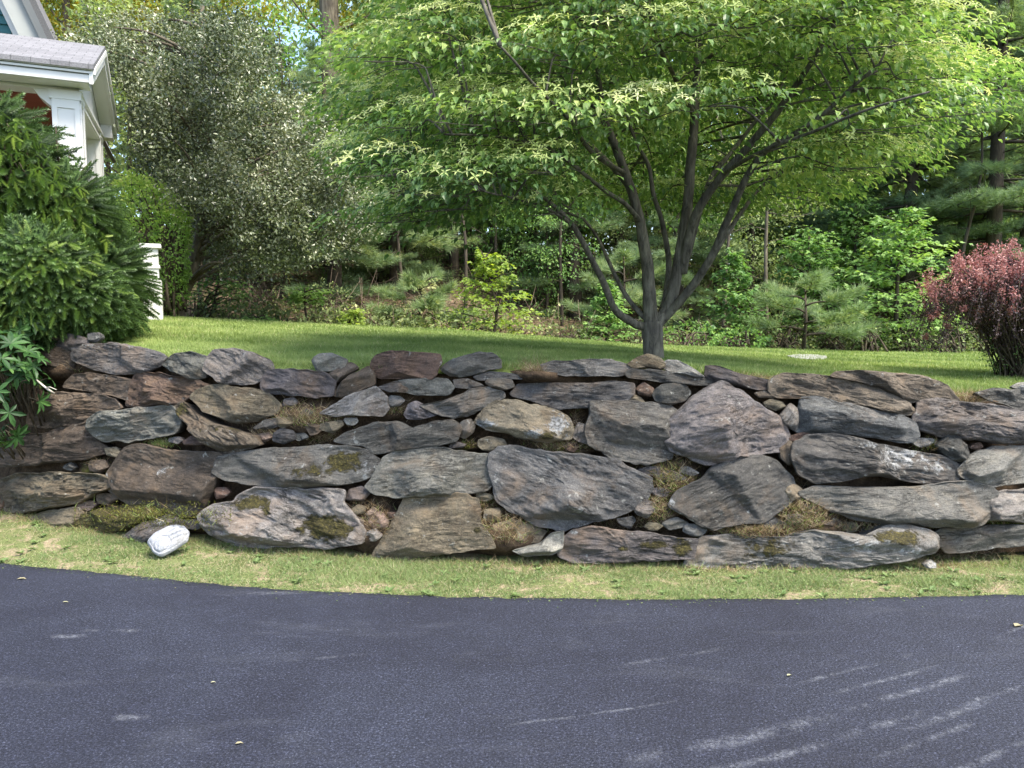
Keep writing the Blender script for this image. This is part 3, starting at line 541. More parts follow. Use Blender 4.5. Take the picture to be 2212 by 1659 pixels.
S('E', [(1262,850),(1272,825),(1330,758),(1450,708),(1600,698),(1740,688),(1740,912),(1600,933),(1450,953),(1340,923),(1270,883)], 'smooth grey boulder at the right edge, below the purplish oblong boulder', 'gray', 12)
S('E', [(1118,700),(1180,640),(1242,633),(1282,690),(1312,742),(1270,803),(1200,792)], 'small dark triangular stone between the purplish and lichen whitened boulders', 'dark', -20, name='rubble_stone')
S('E', [(1420,1120),(1458,1000),(1560,978),(1740,958),(1740,1152),(1600,1173),(1450,1153)], 'speckled pale grey stone at right edge, above the lowest slab', 'light', 0, lich=[(1560,1030,80,50,.4)], m0=.12)
S('E', [(1088,1250),(1150,1213),(1300,1208),(1500,1193),(1740,1193),(1740,1312),(1500,1332),(1350,1353),(1200,1363),(1128,1312)], 'grey flat slab lowest at the right edge of the wall', 'gray', 5, dy=.05)
S('E', [(1038,1440),(1080,1408),(1112,1428),(1113,1460),(1060,1463)], 'tiny white pebble on turf right of the longest base stone', 'light', 0, l0=.4, dy=-.1, name='rubble_stone')
# small chinking stones wedged into the wider gaps
def chinks(nmax=38):
    P_ = [q * 1.0 for q in OUTLINES]; x = rng.uniform(60, 2200, 26000); lo = np.interp(x, [0, 300, 700, 1100, 1700, 2212], [1090, 1130, 1150, 1160, 1150, 1150]); hi = np.interp(x, [0, 300, 700, 1200, 1700, 2000, 2212], [860, 810, 830, 800, 830, 880, 900]); y = hi + (lo - hi) * rng.random(len(x))
    free = np.ones(len(x), bool)
    for q in P_: free &= ~in_poly(x, y, q)
    x, y = x[free], y[free]; E_ = np.concatenate([np.concatenate([a + (b - a) * t for t in np.linspace(0, 1, 12, endpoint=False)[:, None]]) for q in P_ for a, b in [(q, np.roll(q, -1, 0))]])
    d = np.array([np.sqrt(((E_ - [a, b]) ** 2).sum(1).min()) for a, b in zip(x, y)]); done = []
    tints = ['gray', 'tan', 'brown', 'rust', 'purple', 'light', 'peach', 'slate']
    for k in np.argsort(-d * rng.uniform(.5, 1, len(d))):
        if d[k] < 7 or len(done) >= nmax: continue
        c0 = np.array([x[k], y[k]]); r0 = min(d[k] * 1.0, 19) * rng.uniform(.75, 1.05)
        if any(np.hypot(*(c0 - c1)) < (r0 + r1) * 1.15 for c1, r1 in done): continue
        done.append((c0, r0)); m = rng.integers(5, 7); an = np.sort((np.arange(m) + rng.uniform(-.3, .3, m)) * 6.283 / m); asp = rng.uniform(1.2, 2.2); pts = c0 + np.stack([np.cos(an) * r0 * asp, np.sin(an) * r0 * .85], 1) * rng.uniform(.7, 1.2, (m, 1))
        S('P', pts, 'small chinking stone wedged in a gap between bigger wall stones', tints[rng.integers(8)], rng.uniform(-25, 25), name='chinking_stone', dy=.03, m0=.1 * rng.random())
chinks()
# the wall runs on past the right edge of the frame
_r = np.random.default_rng(5)
for row, (y0, y1) in enumerate([(850,905),(900,985),(980,1080),(1070,1165),(1155,1225)]):
    x = 2262 + 25 * (row % 2)
    while x < 2830:
        w_ = _r.uniform(90, 190); m = 10; an = np.arange(m) * 6.283 / m + _r.uniform(-.2, .2, m); c0 = np.array([x + w_ / 2, (y0 + y1) / 2 - (x - 2262) * .035]); q = np.stack([np.sign(np.cos(an)) * abs(np.cos(an)) ** .7 * w_ * .5, np.sign(np.sin(an)) * abs(np.sin(an)) ** .7 * (y1 - y0) * .52], 1) * _r.uniform(.88, 1.08, (m, 1))
        S('P', c0 + q, 'wall stone out of view, right of where the photo ends', ['gray', 'dark', 'brown', 'purple', 'slate'][_r.integers(5)], _r.uniform(-12, 8)); x += w_ + 4
# white carved stone on the turf
tw = NT('white_limestone'); p_ = tw.pos(); n1 = tw.noise(p_, 30, 5, .6); n2 = tw.noise(p_, 90, 4, .7)
dirt = tw.rng(tw.noise(p_, 14, 6, .75), .50, .68, 0, .6)
tw.bsdf(tw.mix(dirt, tw.mix(1., tw.ramp(n1, [(.3, (.23, .24, .26)), (.6, (.37, .38, .405))]), tw.ramp(n2, [(.3, G3(.65)), (.6, G3(1.05))]), 'MULTIPLY'), (.20, .19, .17)), .8, tw.bump(n2, .8, .010), .3)
M_WHITE_STONE = tw.m
def white_stone():
    px = conv('A', [(915,1410),(918,1395),(960,1350),(1050,1305),(1100,1297),(1142,1298),(1182,1340),(1170,1400),(1092,1452),(1012,1497),(985,1492),(950,1467),(935,1440)])
    cen = px.mean(0); C0 = on_ground(cen[0], cen[1], .11); nrm = unit(np.array([.15, -.8, .75])); A = unit(np.cross(nrm, np.array([0, 0, 1.]))); A = A if A[0] > 0 else -A; B = np.cross(nrm, A); B = B if B[2] > 0 else -B
    d = ray(px[:, 0], px[:, 1]); o = np.array([0, 0, CAMZ]); t = ((C0 - o) @ nrm) / (d @ nrm); w = o + d * t[:, None] - C0; q = np.stack([w @ A, w @ B], 1)
    n = 120; K = 34; qq = np.concatenate([q, q[:1]]); s = np.concatenate([[0], np.cumsum(np.linalg.norm(np.diff(qq, axis=0), axis=1))]); u = np.arange(n) / n * s[-1]
    ol = np.stack([np.interp(u, s, qq[:, 0]), np.interp(u, s, qq[:, 1])], 1)
    for _ in range(4): ol = .5 * ol + .25 * (np.roll(ol, 1, 0) + np.roll(ol, -1, 0))
    c2 = ol.mean(0); rv = ol - c2; k = np.arange(1, K + 1) / K; rr = 1 - (1 - k) ** 1.5; ab = np.concatenate([c2[None], (c2 + rr[:, None, None] * rv).reshape(-1, 2)]); R = np.concatenate([[0], np.repeat(rr, n)])
    x = ab - c2; th = rad(36); al = x[:, 0] * math.cos(th) + x[:, 1] * math.sin(th); ac = -x[:, 0] * math.sin(th) + x[:, 1] * math.cos(th)
    T = .055; h = T * np.maximum(1 - R ** 3.2, 0) ** .6
    # carved ribs running to the far end, a raised rim and a curved fold near the front end
    ribs = np.zeros(len(ab))
    for a0 in (-.042, -.012, .02, .05):
        dd = np.abs(ac - a0 * (1 + 1.2 * al) - .004 * np.sin(al * 40)); ribs -= .014 * np.exp(-(dd / .008) ** 2) * np.clip((al + .03) * 18, 0, 1)
    dd = np.abs(np.hypot(al + .05, (ac + .02) * 1.1) - .055); ribs -= .008 * np.exp(-(dd / .005) ** 2) * (ac < .03)
    ribs -= .004 * np.exp(-((R - .86) / .03) ** 2)
    h = h + (ribs + .004 * fbm(np.stack([al * 14, ac * 60, h * 5], 1), 4, 77)) * np.clip((1 - R) * 10, 0, 1)
    rb = np.array([.8, .5, .2]); AB = np.concatenate([ab, (c2 + rb[:, None, None] * rv).reshape(-1, 2), c2[None]]); H = np.concatenate([h, -.05 * np.repeat((1 - rb ** 3) ** .5, n), [-.05]])
    W = AB[:, :1] * A + AB[:, 1:] * B + H[:, None] * nrm; nr = K + 3; j = np.arange(n); jn = (j + 1) % n; i = 1 + np.arange(nr - 1)[:, None] * n
    qd = np.stack([i + j, i + n + j, i + n + jn, i + jn], -1).reshape(-1, 4); t0 = np.stack([0 * j, 1 + j, 1 + jn], -1); lb = 1 + (nr - 1) * n; t1 = np.stack([lb + j, np.full(n, len(AB) - 1), lb + jn], -1)
    if np.dot(np.cross(W[1], W[2]), nrm) < 0: qd, t0, t1 = qd[:, ::-1], t0[:, ::-1], t1[:, ::-1]
    tag(link('carved_stone', make_mesh('carved_stone', W, [(qd, 0), (t0, 0), (t1, 0)], [M_WHITE_STONE], True), None, tuple(C0)), 'white ribbed shell shaped stone lying on the turf by the driveway', 'ornament')
white_stone()
# ================================================================== GRASS AND OTHER GROUND COVER
M_GRASS = leaf_mat('grass_blades', [(0, (.11,.165,.045)), (.45, (.20,.265,.08)), (.8, (.31,.37,.13)), (.9, (.38,.35,.20)), (1, (.52,.46,.29))], .3, .55, .25, (1.3,1.35,.7))
M_VGRASS = leaf_mat('verge_blades', [(0, (.075,.13,.04)), (.45, (.13,.195,.068)), (.8, (.215,.275,.11)), (.9, (.36,.31,.18)), (1, (.52,.46,.31))], .3, .6, .2, (1.2,1.25,.8))
M_STRAW = leaf_mat('straw', [(0, (.10,.055,.03)), (.5, (.27,.19,.10)), (1, (.50,.41,.27))], .2, .7, .2, (1.1,1.05,.8))
M_MOSS = leaf_mat('moss_fronds', [(0, (.035,.038,.010)), (.6, (.095,.098,.018)), (1, (.20,.20,.045))], .2, .8, .1)
BLADE = ([(-.5,0,0),(.5,0,0),(0,1,.25)], [[(0,1,2)]])
def blades(mb, P, h, wd, tone, lean=.45, m=0):
    n = len(P); ax = np.stack([rng.normal(size=n) * lean, rng.normal(size=n) * lean, np.ones(n)], 1); nm = rand_dirs(n); nm[:, 2] *= .3
    h = np.broadcast_to(h, (n,)); a = unit(ax); s = unit(np.cross(a, nm)); wd = np.broadcast_to(wd, (n,))
    bend = unit(np.stack([rng.normal(size=n), rng.normal(size=n), np.zeros(n)], 1)) * (h * .35)[:, None]
    V = np.stack([P - s * wd[:, None] * .5, P + s * wd[:, None] * .5, P + a * h[:, None] + bend], 1).reshape(-1, 3)
    mb.add(V, [(np.arange(3 * n).reshape(-1, 3), m)], np.repeat(np.broadcast_to(tone, (n,)), 3))
def lawn_grass():
    mb = MB(); n = 300000
    Y = 1 / (1 / 5.0 - rng.random(n) * (1 / 5.0 - 1 / 13.0)); X = (rng.random(n) * 2 - 1) * (Y * .80)
    k = (Y > wall_base(X) + .36) & (Y < LAWN_END(X) + .25 * rng.random(n)); X, Y = X[k], Y[k]
    Z = lawn_z(X, Y) - .005
    nz = fbm(np.stack([X * 1.1, Y * 1.1, X * 0], 1), 3, 15); nz2 = fbm(np.stack([X * 4, Y * 4, X * 0], 1), 2, 16)
    stripe = .12 * np.sin((Y * .9 + X * .25) * 5.2)
    tone = np.clip(.42 + .38 * nz + .3 * nz2 + stripe + .14 * rng.normal(size=len(X)), 0, .8); dry = rng.random(len(X)) < .035 + .06 * (nz2 > .35); tone[dry] = rng.uniform(.84, .98, dry.sum())
    front = np.exp(-(Y - wall_base(X) - .36) / .12)
    blades(mb, np.stack([X, Y, Z], 1), rng.uniform(.025, .05, len(X)) * (1 + .5 * front * rng.random(len(X))), .0022 + .00075 * Y, tone, .5)
    tag(mb.build('lawn_grass', M_GRASS), 'mown green lawn above the stone wall', 'grass', None, 'stuff')
    mb = MB(); n = 120000; X = rng.uniform(-4.6, 4.6, n); a, b = road_edge(X), wall_base(X) + .1; v = rng.random(n) ** .9; Y = a + (b - a) * v - .01
    Z = verge_z(X, Y) - .004; cov = fbm(np.stack([X * 2.3, Y * 4, X * 0], 1), 4, 25) + .12 * np.interp(X, [-4, -1.5, 2, 4], [-2.0, .9, .6, -1.1])
    keep = rng.random(n) < np.clip(.62 + 1.9 * cov, .10, 1); X, Y, Z, cov, v = X[keep], Y[keep], Z[keep], cov[keep], v[keep]; n = len(X)
    tone = np.clip(.42 + 1.1 * cov + .26 * rng.normal(size=n), 0, .8); dry = rng.random(n) < np.clip(.50 - 1.3 * cov, .14, .9); tone[dry] = rng.uniform(.84, 1, dry.sum())
    P_ = np.stack([X, Y, Z], 1); blades(mb, P_, rng.uniform(.012, .04, n) * (1 + 1.0 * np.clip(cov, 0, 1)), rng.uniform(.0022, .0045, n), tone, .8)
    k = rng.random(n) < .14                                   # clover-like small leaves
    place(mb, *LEAF, P_[k] + np.array([0, 0, .012]), rand_dirs(k.sum()) * np.array([1, 1, .35]), np.array([0, 0, 1.]) + .5 * rng.normal(size=(k.sum(), 3)), rng.uniform(.01, .022, k.sum()), np.clip(tone[k] - .05, 0, .7))
    # clippings and crumbs strewn along the asphalt edge
    m2 = MB(); n = 2600; X = rng.uniform(-4.4, 4.6, n); Y = road_edge(X) - rng.gamma(1.0, .03, n) + .02; P_ = np.stack([X, Y, np.full(n, .004)], 1); an = rng.random(n) * 6.283
    place(m2, *LEAF, P_, np.stack([np.cos(an), np.sin(an), .05 * rng.normal(size=n)], 1), np.array([0, 0, 1.]) + .2 * rng.normal(size=(n, 3)), rng.uniform(.005, .016, n), np.clip(rng.normal(.45, .3, n), 0, .86))
    tag(m2.build('grass_clippings', M_VGRASS), 'grass clippings and crumbs along the driveway edge', 'grass', None, 'stuff')
    # rosettes of broad weeds
    for i in range(80):
        x = rng.uniform(-4, 4.2); v_ = rng.random(); y = road_edge(x) + (wall_base(x) - road_edge(x)) * v_; k = 9; an = rng.random(k) * 6.283; place(mb, *LEAF, np.tile([x, y, float(verge_z(x, y)) + .006], (k, 1)), np.stack([np.cos(an), np.sin(an), rng.uniform(.1, .7, k)], 1), np.array([0, 0, 1.]) + .2 * rng.normal(size=(k, 3)), rng.uniform(.025, .055, k), np.clip(rng.normal(.5, .15, k), 0, .8))
    tag(mb.build('verge_grass', M_VGRASS), 'patchy grass strip between driveway and wall', 'grass', None, 'stuff')
lawn_grass()
def tufts():
    dry, gr, ms = MB(), MB(), MB()
    # photo x, y, half width, half height, kind, how many
    for x, y, rx, ry, kind, n in [(650,905,95,38,'mix',1400),(690,945,50,14,'dry',500),(1446,1040,70,55,'mos',1500),(1415,1105,45,35,'mix',700),(1740,1115,75,45,'mix',1500),(1650,1150,110,20,'dry',900),(1157,805,48,20,'dry',900),(1087,1145,80,38,'mix',900),
            (815,1140,45,50,'dry',500),(140,800,50,26,'dry',700),(215,1010,36,18,'mos',300),(347,960,36,12,'grn',420),(2105,866,60,16,'dry',700),(2018,962,50,18,'mos',500),(1215,965,75,12,'mix',700),(845,885,35,22,'mix',400),(2157,1122,55,14,'mos',500),
            (1010,962,30,9,'mos',200),(1040,1092,28,34,'mix',400),(355,800,26,20,'dry',300),(330,1115,140,26,'mnd',2600),(1880,1145,150,12,'mix',700),(2110,1215,120,18,'dry',700),(1330,1135,60,12,'dry',300),(770,1110,40,20,'dry',250),(60,1135,60,14,'dry',400),(1720,1010,18,60,'dry',350),(1245,920,16,30,'dry',150),(560,940,30,18,'dry',200),(1560,1150,60,14,'mix',300)]:
        px = x + rx * np.clip(rng.normal(size=n) * .55, -1.2, 1.2); py = y + ry * np.clip(rng.normal(size=n) * .55, -1.2, 1.2); Y = np.full(n, 5.0)
        for _ in range(5):
            P_ = at(px, py, Y); push = np.zeros(n)
            for lx, ly, lrx, lry, a, m in LEDGES: push = np.maximum(push, (a + .07) * np.exp(-(((px - lx) / lrx) ** 2 + ((py - ly) / lry) ** 2) ** 1.5))
            Y = wall_base(P_[:, 0]) + (.22 if kind != 'mnd' else -.06) + BATTER * np.maximum(P_[:, 2], 0) - push
        P_ = at(px, py, Y - .03)
        sel = rng.random(n); fr = dict(dry=(.85,.95), mix=(.62,.78), mos=(.30,.42), mnd=(.03,.08), grn=(.2,1.))[kind]
        a = sel < fr[0]; b = (sel >= fr[0]) & (sel < fr[1]); c_ = sel >= fr[1]
        blades(dry, P_[a], rng.uniform(.03, .10, a.sum()), rng.uniform(.0018, .0035, a.sum()), np.clip(rng.normal(.5, .28, a.sum()), 0, 1), 1.0)
        blades(gr, P_[b], rng.uniform(.02, .07, b.sum()), rng.uniform(.002, .004, b.sum()), np.clip(rng.normal(.5, .2, b.sum()), 0, .8), .8)
        blades(ms, P_[c_], rng.uniform(.006, .018, c_.sum()), rng.uniform(.004, .008, c_.sum()), np.clip(rng.normal(.5, .25, c_.sum()), 0, 1), .9)
    # straw and weeds along the wall foot and scattered strands
    n = 8000; X = rng.uniform(-4.2, 4.4, n); Y = wall_base(X) - rng.gamma(1.4, .055, n) + .06; Z = verge_z(X, Y); k = rng.random(n) < .55
    P_ = np.stack([X, Y, Z], 1); blades(dry, P_[k], rng.uniform(.03, .09, k.sum()), .0028, np.clip(rng.normal(.45, .3, k.sum()), 0, 1), 1.3); blades(gr, P_[~k], rng.uniform(.02, .07, (~k).sum()), .0035, np.clip(rng.normal(.5, .2, (~k).sum()), 0, .8), .6)
    # grass hanging over the top edge of the wall
    n = 9000; X = rng.uniform(-4.4, 4.6, n); Y = wall_base(X) + .30 + rng.random(n) * .14; Z = lawn_z(X, wall_base(X) + .4) - .02; k = fbm(np.stack([X * 3, Y * 0, X * 0], 1), 3, 44) > .12
    P_ = np.stack([X, Y, Z], 1); blades(dry, P_[k], rng.uniform(.03, .07, k.sum()), .003, np.clip(rng.normal(.6, .25, k.sum()), 0, 1), .8); blades(gr, P_[~k], rng.uniform(.03, .06, (~k).sum()), .0035, np.clip(rng.normal(.45, .2, (~k).sum()), 0, .8), .6)
    tag(dry.build('dry_grass', M_STRAW), 'dry straw coloured grass in the wall gaps', 'grass', None, 'stuff')
    tag(gr.build('wild_grass', M_GRASS), 'green weeds growing between the wall stones', 'grass', None, 'stuff')
    tag(ms.build('moss', M_MOSS), 'dark green moss in the wall gaps', 'moss', None, 'stuff')
tufts()
# pale flat stepping slab in the lawn, bits lying on the driveway
M_SLAB = plain('pale_slab', (.26,.26,.24), .8, .2, .1, 5, .3)
def slab(pxs, label):
    c = np.array(pxs, float); P_ = on_ground(c[:, 0], c[:, 1], 1.10); P_[:, 2] = lawn_z(P_[:, 0], P_[:, 1])
    # keep it where the lawn really is
    for _ in range(8):
        d = ray(c[:, 0], c[:, 1]); t = (lawn_z(P_[:, 0], P_[:, 1]) + .012 - CAMZ) / d[:, 2]; P_ = d * t[:, None] + np.array([0, 0, CAMZ])
    C0 = P_.mean(0); Q = P_ - C0; n = len(Q); top = Q * .95 + [0, 0, .004]; lo = Q - [0, 0, .07]; V = np.concatenate([top, Q, lo]); j = np.arange(n); k = (j + 1) % n
    me = make_mesh('stepping_stone', V, [([tuple(range(n))], 0), (np.stack([j, j + n, k + n, k], -1)[:, ::-1], 0), (np.stack([j + n, j + 2*n, k + 2*n, k + n], -1)[:, ::-1], 0)], [M_SLAB]); o = link('stepping_stone', me, None, tuple(C0)); tag(o, label, 'slab')
slab([(1700,768),(1725,765),(1765,766),(1786,769),(1786,774),(1750,776),(1715,773)], 'pale flat slab set in the lawn right of the tree')
M_DEADLEAF = leaf_mat('fallen_leaf', [(0, (.26,.22,.14)), (1, (.36,.36,.22))], .2, .6)
for i, (x, y, s_, lab) in enumerate([(36,1253,.055,'yellow green leaf lying on the driveway near the left edge'),(135,1303,.03,'pale curled leaf on the driveway, below the leaf near the left edge'),(375,1640,.0,''),(455,1477,.022,'small pale leaf on the left half of the driveway'),(508,1610,.03,'tan leaf fragment low on the driveway, left of middle'),(1700,1462,.03,'thin pale seed on the driveway right of middle'),(2192,1355,.07,'pale dry stalk on the driveway at the right edge')]):
    if s_ == 0: continue
    mb = MB(); place(mb, *LEAF6, np.array([[0, 0, .006]]), np.array([[.9, .45, .02]]), np.array([[.05, .1, 1.]]), s_, np.array([.3 + .5 * (i % 2)]))
    tag(mb.build('fallen_leaf', M_DEADLEAF, None, False, tuple(on_ground(x, y))), lab, 'leaf', 'bits fallen on the driveway')
# ================================================================== HOUSE (porch end and gable corner at the upper left)
M_WHITE = plain('white_paint', (.64,.63,.60), .45, .4, .03, 3)
M_GREY_SHADOW = plain('grey_and_shadow_trim', (.30,.31,.29), .6, .3, .06, 4)  # grey of floor and steps; on the gable cornice it is painted shadow
M_GUTTER = plain('dark_gutter', (.10,.105,.10), .4, .4, .05, 4)
M_BRICK = plain('porch_red', (.20,.05,.035), .8, .2, .15, 6)
def shingle_mat():
    t = NT('shingles'); p = t.pos(); br = t.n('ShaderNodeTexBrick'); br.inputs['Scale'].default_value = 1.0; br.inputs['Brick Width'].default_value = .17; br.inputs['Row Height'].default_value = .10; br.inputs['Mortar Size'].default_value = .004
    br.inputs['Color1'].default_value = (.15,.148,.155,1); br.inputs['Color2'].default_value = (.19,.187,.195,1); br.inputs['Mortar'].default_value = (.09,.09,.09,1); t.l(p, br.inputs['Vector'])
    c = t.mix(1., br.outputs['Color'], t.ramp(t.noise(p, 90, 3, .7), [(.3, G3(.6)), (.7, G3(1.3))]), 'MULTIPLY'); t.bsdf(c, .9, t.bump(br.outputs['Fac'], -.6, .01), .2); return t.m
M_SHINGLE = shingle_mat()
M_TEAL = plain('teal_clapboard', (.035,.13,.14), .6, .3, .06, 3)
O_H = np.array([-4.42, 8.0]); HA = math.atan2(.39, .92)
HU, HV = np.array([math.cos(HA), math.sin(HA)]), np.array([-math.sin(HA), math.cos(HA)])
def house_plane(x, y, ly):
    """local (x, z) where the sight line through (x, y) meets the house plane at depth ly"""
    d = ray(x, y); k = (ly + O_H @ HV) / (d[:2] @ HV); P_ = d * k; return float((P_[:2] - O_H) @ HU), float(P_[2] + CAMZ)
def house():
    r = empty('house', (O_H[0], O_H[1], 0), 'white trimmed house with grey shingled porch roof and teal siding behind the spruce', 'house', None, HA)
    ZE, ZR, YR, YB, X0 = 4.22, 4.80, 1.25, 2.5, -7.0
    m = MB()                                                   # porch roof: two slopes
    for ya, yb in ((-.07, YR), (YB + .07, YR)):
        s_ = (ZR - ZE) / YR; za = ZE - .07 * s_
        m.hexa([(X0,ya,za),(.05,ya,za),(.05,yb,ZR),(X0,yb,ZR),(X0,ya,za+.05),(.05,ya,za+.05),(.05,yb,ZR+.05),(X0,yb,ZR+.05)])
    m.build('porch_roof', M_SHINGLE, r)
    m = MB(); m.box((X0,-.055,4.182),(.03,.0,4.205)); m.box((X0,-.035,4.152),(.015,0,4.174)); m.box((X0,-.012,4.065),(0,.012,4.19)); m.build('eave_fascia', M_WHITE, r)
    m = MB(); m.box((X0,-.03,4.174),(.01,0,4.182)); m.box((X0,-.02,4.144),(.008,0,4.152)); m.build('fascia_groove', M_GUTTER, r)
    m = MB(); m.box((X0,.012,4.06),(-.02,.3,4.08)); m.build('soffit', M_WHITE, r)
    m = MB(); m.box((X0,.26,4.025),(-.14,.50,4.058)); m.box((-.38,.525,3.90),(-.14,1.96,4.058)); m.box((-.135,.24,3.99),(-.10,2.28,4.03)); m.box((-.137,.24,3.90),(-.115,2.28,3.93)); m.hexa([(-.50,.262,3.94),(-.392,.262,3.85),(-.392,.498,3.85),(-.50,.498,3.94),(-.56,.262,4.023),(-.392,.262,4.023),(-.392,.498,4.023),(-.56,.498,4.023)]); m.build('beam', M_WHITE, r)
    # gable end: rakes, their soffits, the recessed pediment and the boxed return at the back
    m = MB(); sl = (ZR - ZE) / YR
    for y0, y1 in ((-.03, YR), (YB + .03, YR)):
        z0, z1 = ZE - .03 * sl, ZR
        m.hexa([(.0,y0,z0-.16),(.035,y0,z0-.16),(.035,y1,z1-.16),(.0,y1,z1-.16),(.0,y0,z0),(.035,y0,z0),(.035,y1,z1),(.0,y1,z1)])
        m.hexa([(.036,y0,z0-.06),(.06,y0,z0-.06),(.06,y1,z1-.06),(.036,y1,z1-.06),(.036,y0,z0),(.06,y0,z0),(.06,y1,z1),(.036,y1,z1)])
    m.build('rake_board', M_WHITE, r)
    m = MB()
    for y0, y1 in ((.0, YR), (YB, YR)):
        z0, z1 = ZE - .14, ZR - .14
        m.hexa([(-.145,y0,z0-.02),(-.002,y0,z0-.02),(-.002,y1,z1-.02),(-.145,y1,z1-.02),(-.145,y0,z0),(-.002,y0,z0),(-.002,y1,z1),(-.145,y1,z1)])
    m.build('rake_soffit', M_WHITE, r)
    m = MB(); m.add([(-.15,.0,4.06),(-.15,YB,4.06),(-.15,YB,ZE-.15),(-.15,YR,ZR-.15),(-.15,0,ZE-.15),(-.21,.0,4.06),(-.21,YB,4.06),(-.21,YB,ZE-.15),(-.21,YR,ZR-.15),(-.21,0,ZE-.15)], [([(0,1,2,3,4),(9,8,7,6,5)], 0)]); m.build('pediment', M_WHITE, r)
    m = MB(); m.box((-.14,2.27,4.0),(-.003,2.5,4.16)); m.build('eave_return', M_WHITE, r)
    for yy in (.37, 2.12):                                     # two square posts with recessed panels
        m = MB(); x0, x1, y0, y1 = -.39, -.13, yy - .13, yy + .13; m.box((x0,y0,1.6),(x1,y1,4.022))
        for a, b in ((3.93, 4.021), (1.6, 1.9)): m.box((x0-.02,y0-.02,a),(x1+.02,y1+.02,b))
        for xa, xb in ((x0, x0 + .05), (x1 - .05, x1)): m.box((xa,y0-.014,1.9),(xb,y0-.001,3.93))
        for ya, yb in ((y0, y0 + .05), (y1 - .05, y1)): m.box((x1+.001,ya,1.9),(x1+.014,yb,3.93))
        m.box((x0+.05,y0-.014,3.84),(x1-.05,y0-.001,3.93)); m.build('post', M_WHITE, r)
    m = MB(); m.box((X0,2.44,1.5),(-.75,2.6,4.06)); m.build('porch_wall', M_BRICK, r)
    m = MB(); m.box((X0,.502,4.03),(-.39,2.43,4.055)); m.build('porch_ceiling', M_BRICK, r)
    m = MB(); m.box((X0,.1,1.3),(-.1,2.44,1.62)); m.build('porch_floor', M_GREY_SHADOW, r)
    # main house behind: clapboard gable wall with a wide raking cornice
    yr = 2.25; A, B = house_plane(107, 106, yr), house_plane(50, -14, yr); sx, sz = B[0] - A[0], B[1] - A[1]; k = 4.0
    top = (A[0] + sx * k, A[1] + sz * k); bot = (A[0] - sx * .25, A[1] - sz * .25); nx, nz = -abs(sz), -abs(sx); ln = math.hypot(nx, nz); nx, nz = nx / ln, nz / ln
    def band(name, mat, d0, d1, ya, yb):
        m = MB(); f = lambda p, d: (p[0] + nx * d, p[1] + nz * d)
        a, b, c_, e = f(bot, d0), f(top, d0), f(top, d1), f(bot, d1)
        m.hexa([(a[0],ya,a[1]),(b[0],ya,b[1]),(b[0],yb,b[1]),(a[0],yb,a[1]),(e[0],ya,e[1]),(c_[0],ya,c_[1]),(c_[0],yb,c_[1]),(e[0],yb,e[1])]); m.build(name, mat, r)
    band('gutter', M_GUTTER, -.03, .05, 2.2, 2.34); band('gable_cornice', M_GREY_SHADOW, .05, .26, 2.26, 2.62); band('frieze_board', M_WHITE, .26, .33, 2.5, 2.66); band('main_roof', M_SHINGLE, -.10, -.03, 2.2, 9.0)  # the cornice grey is the rake board's shadow, put into its colour
    w0 = (A[0] + nx * .33, A[1] + nz * .33); m = MB(); q = lambda t: (w0[0] + sx * t, w0[1] + sz * t)
    pa, pb = q(-.25), q(4.0); m.add([(pa[0],2.7,3.0),(pa[0],2.7,pa[1]),(pb[0],2.7,pb[1]),(pb[0],2.7,3.0)], [([(0,1,2,3)], 0)])
    z = 3.0                                                    # lapped boards
    while z < pb[1]:
        t = max((z - w0[1]) / sz, -.25); xr = q(t)[0] - .02; m.hexa([(pb[0],2.665,z),(xr,2.665,z),(xr,2.70,z),(pb[0],2.70,z),(pb[0],2.69,z+.115),(xr,2.69,z+.115),(xr,2.70,z+.115),(pb[0],2.70,z+.115)]); z += .115
    m.build('clapboard_wall', M_TEAL, r)
    # stair newel and sloping rail at the porch end
    m = MB(); nxl, nzl = house_plane(331, 674, 1.3); x, y = nxl, 1.3; zb, zt = nzl - .1, house_plane(331, 528, 1.3)[1]
    m.box((x-.085,y-.085,zb),(x+.085,y+.085,zt-.05)); m.box((x-.12,y-.12,zt-.05),(x+.12,y+.12,zt)); m.box((x-.1,y-.1,zt-.30),(x+.1,y+.1,zt-.26)); m.box((x-.11,y-.11,zb),(x+.11,y+.11,zb+.5)); m.build('newel_post', M_WHITE, r)
    m = MB()
    for dz in (-.16, -.34, -.72): m.hexa([(x-1.5,y-.04,zt+dz+.75),(x-.09,y-.04,zt+dz),(x-.09,y+.04,zt+dz),(x-1.5,y+.04,zt+dz+.75),(x-1.5,y-.04,zt+dz+.82),(x-.09,y-.04,zt+dz+.07),(x-.09,y+.04,zt+dz+.07),(x-1.5,y+.04,zt+dz+.82)])
    for i in range(9): xx = x - .22 - i * .13; zz = zt - .72 + (x - xx - .09) / 1.41 * .75; m.box((xx-.015,y-.015,zz+.07),(xx+.015,y+.015,zz+.56))
    m.build('stair_railing', M_WHITE, r)
    m = MB()
    for i in range(4): m.box((x-1.5,y-.9,1.2+.0*i),(x-.25-.28*i,y+.3,1.72+.16*i-.0))if i==0 else m.box((x-1.5,y-.9+.002*i,1.721+.16*(i-1)),(x-.25-.28*i,y+.3-.002*i,1.72+.16*i))
    m.build('steps', M_GREY_SHADOW, r)
house()
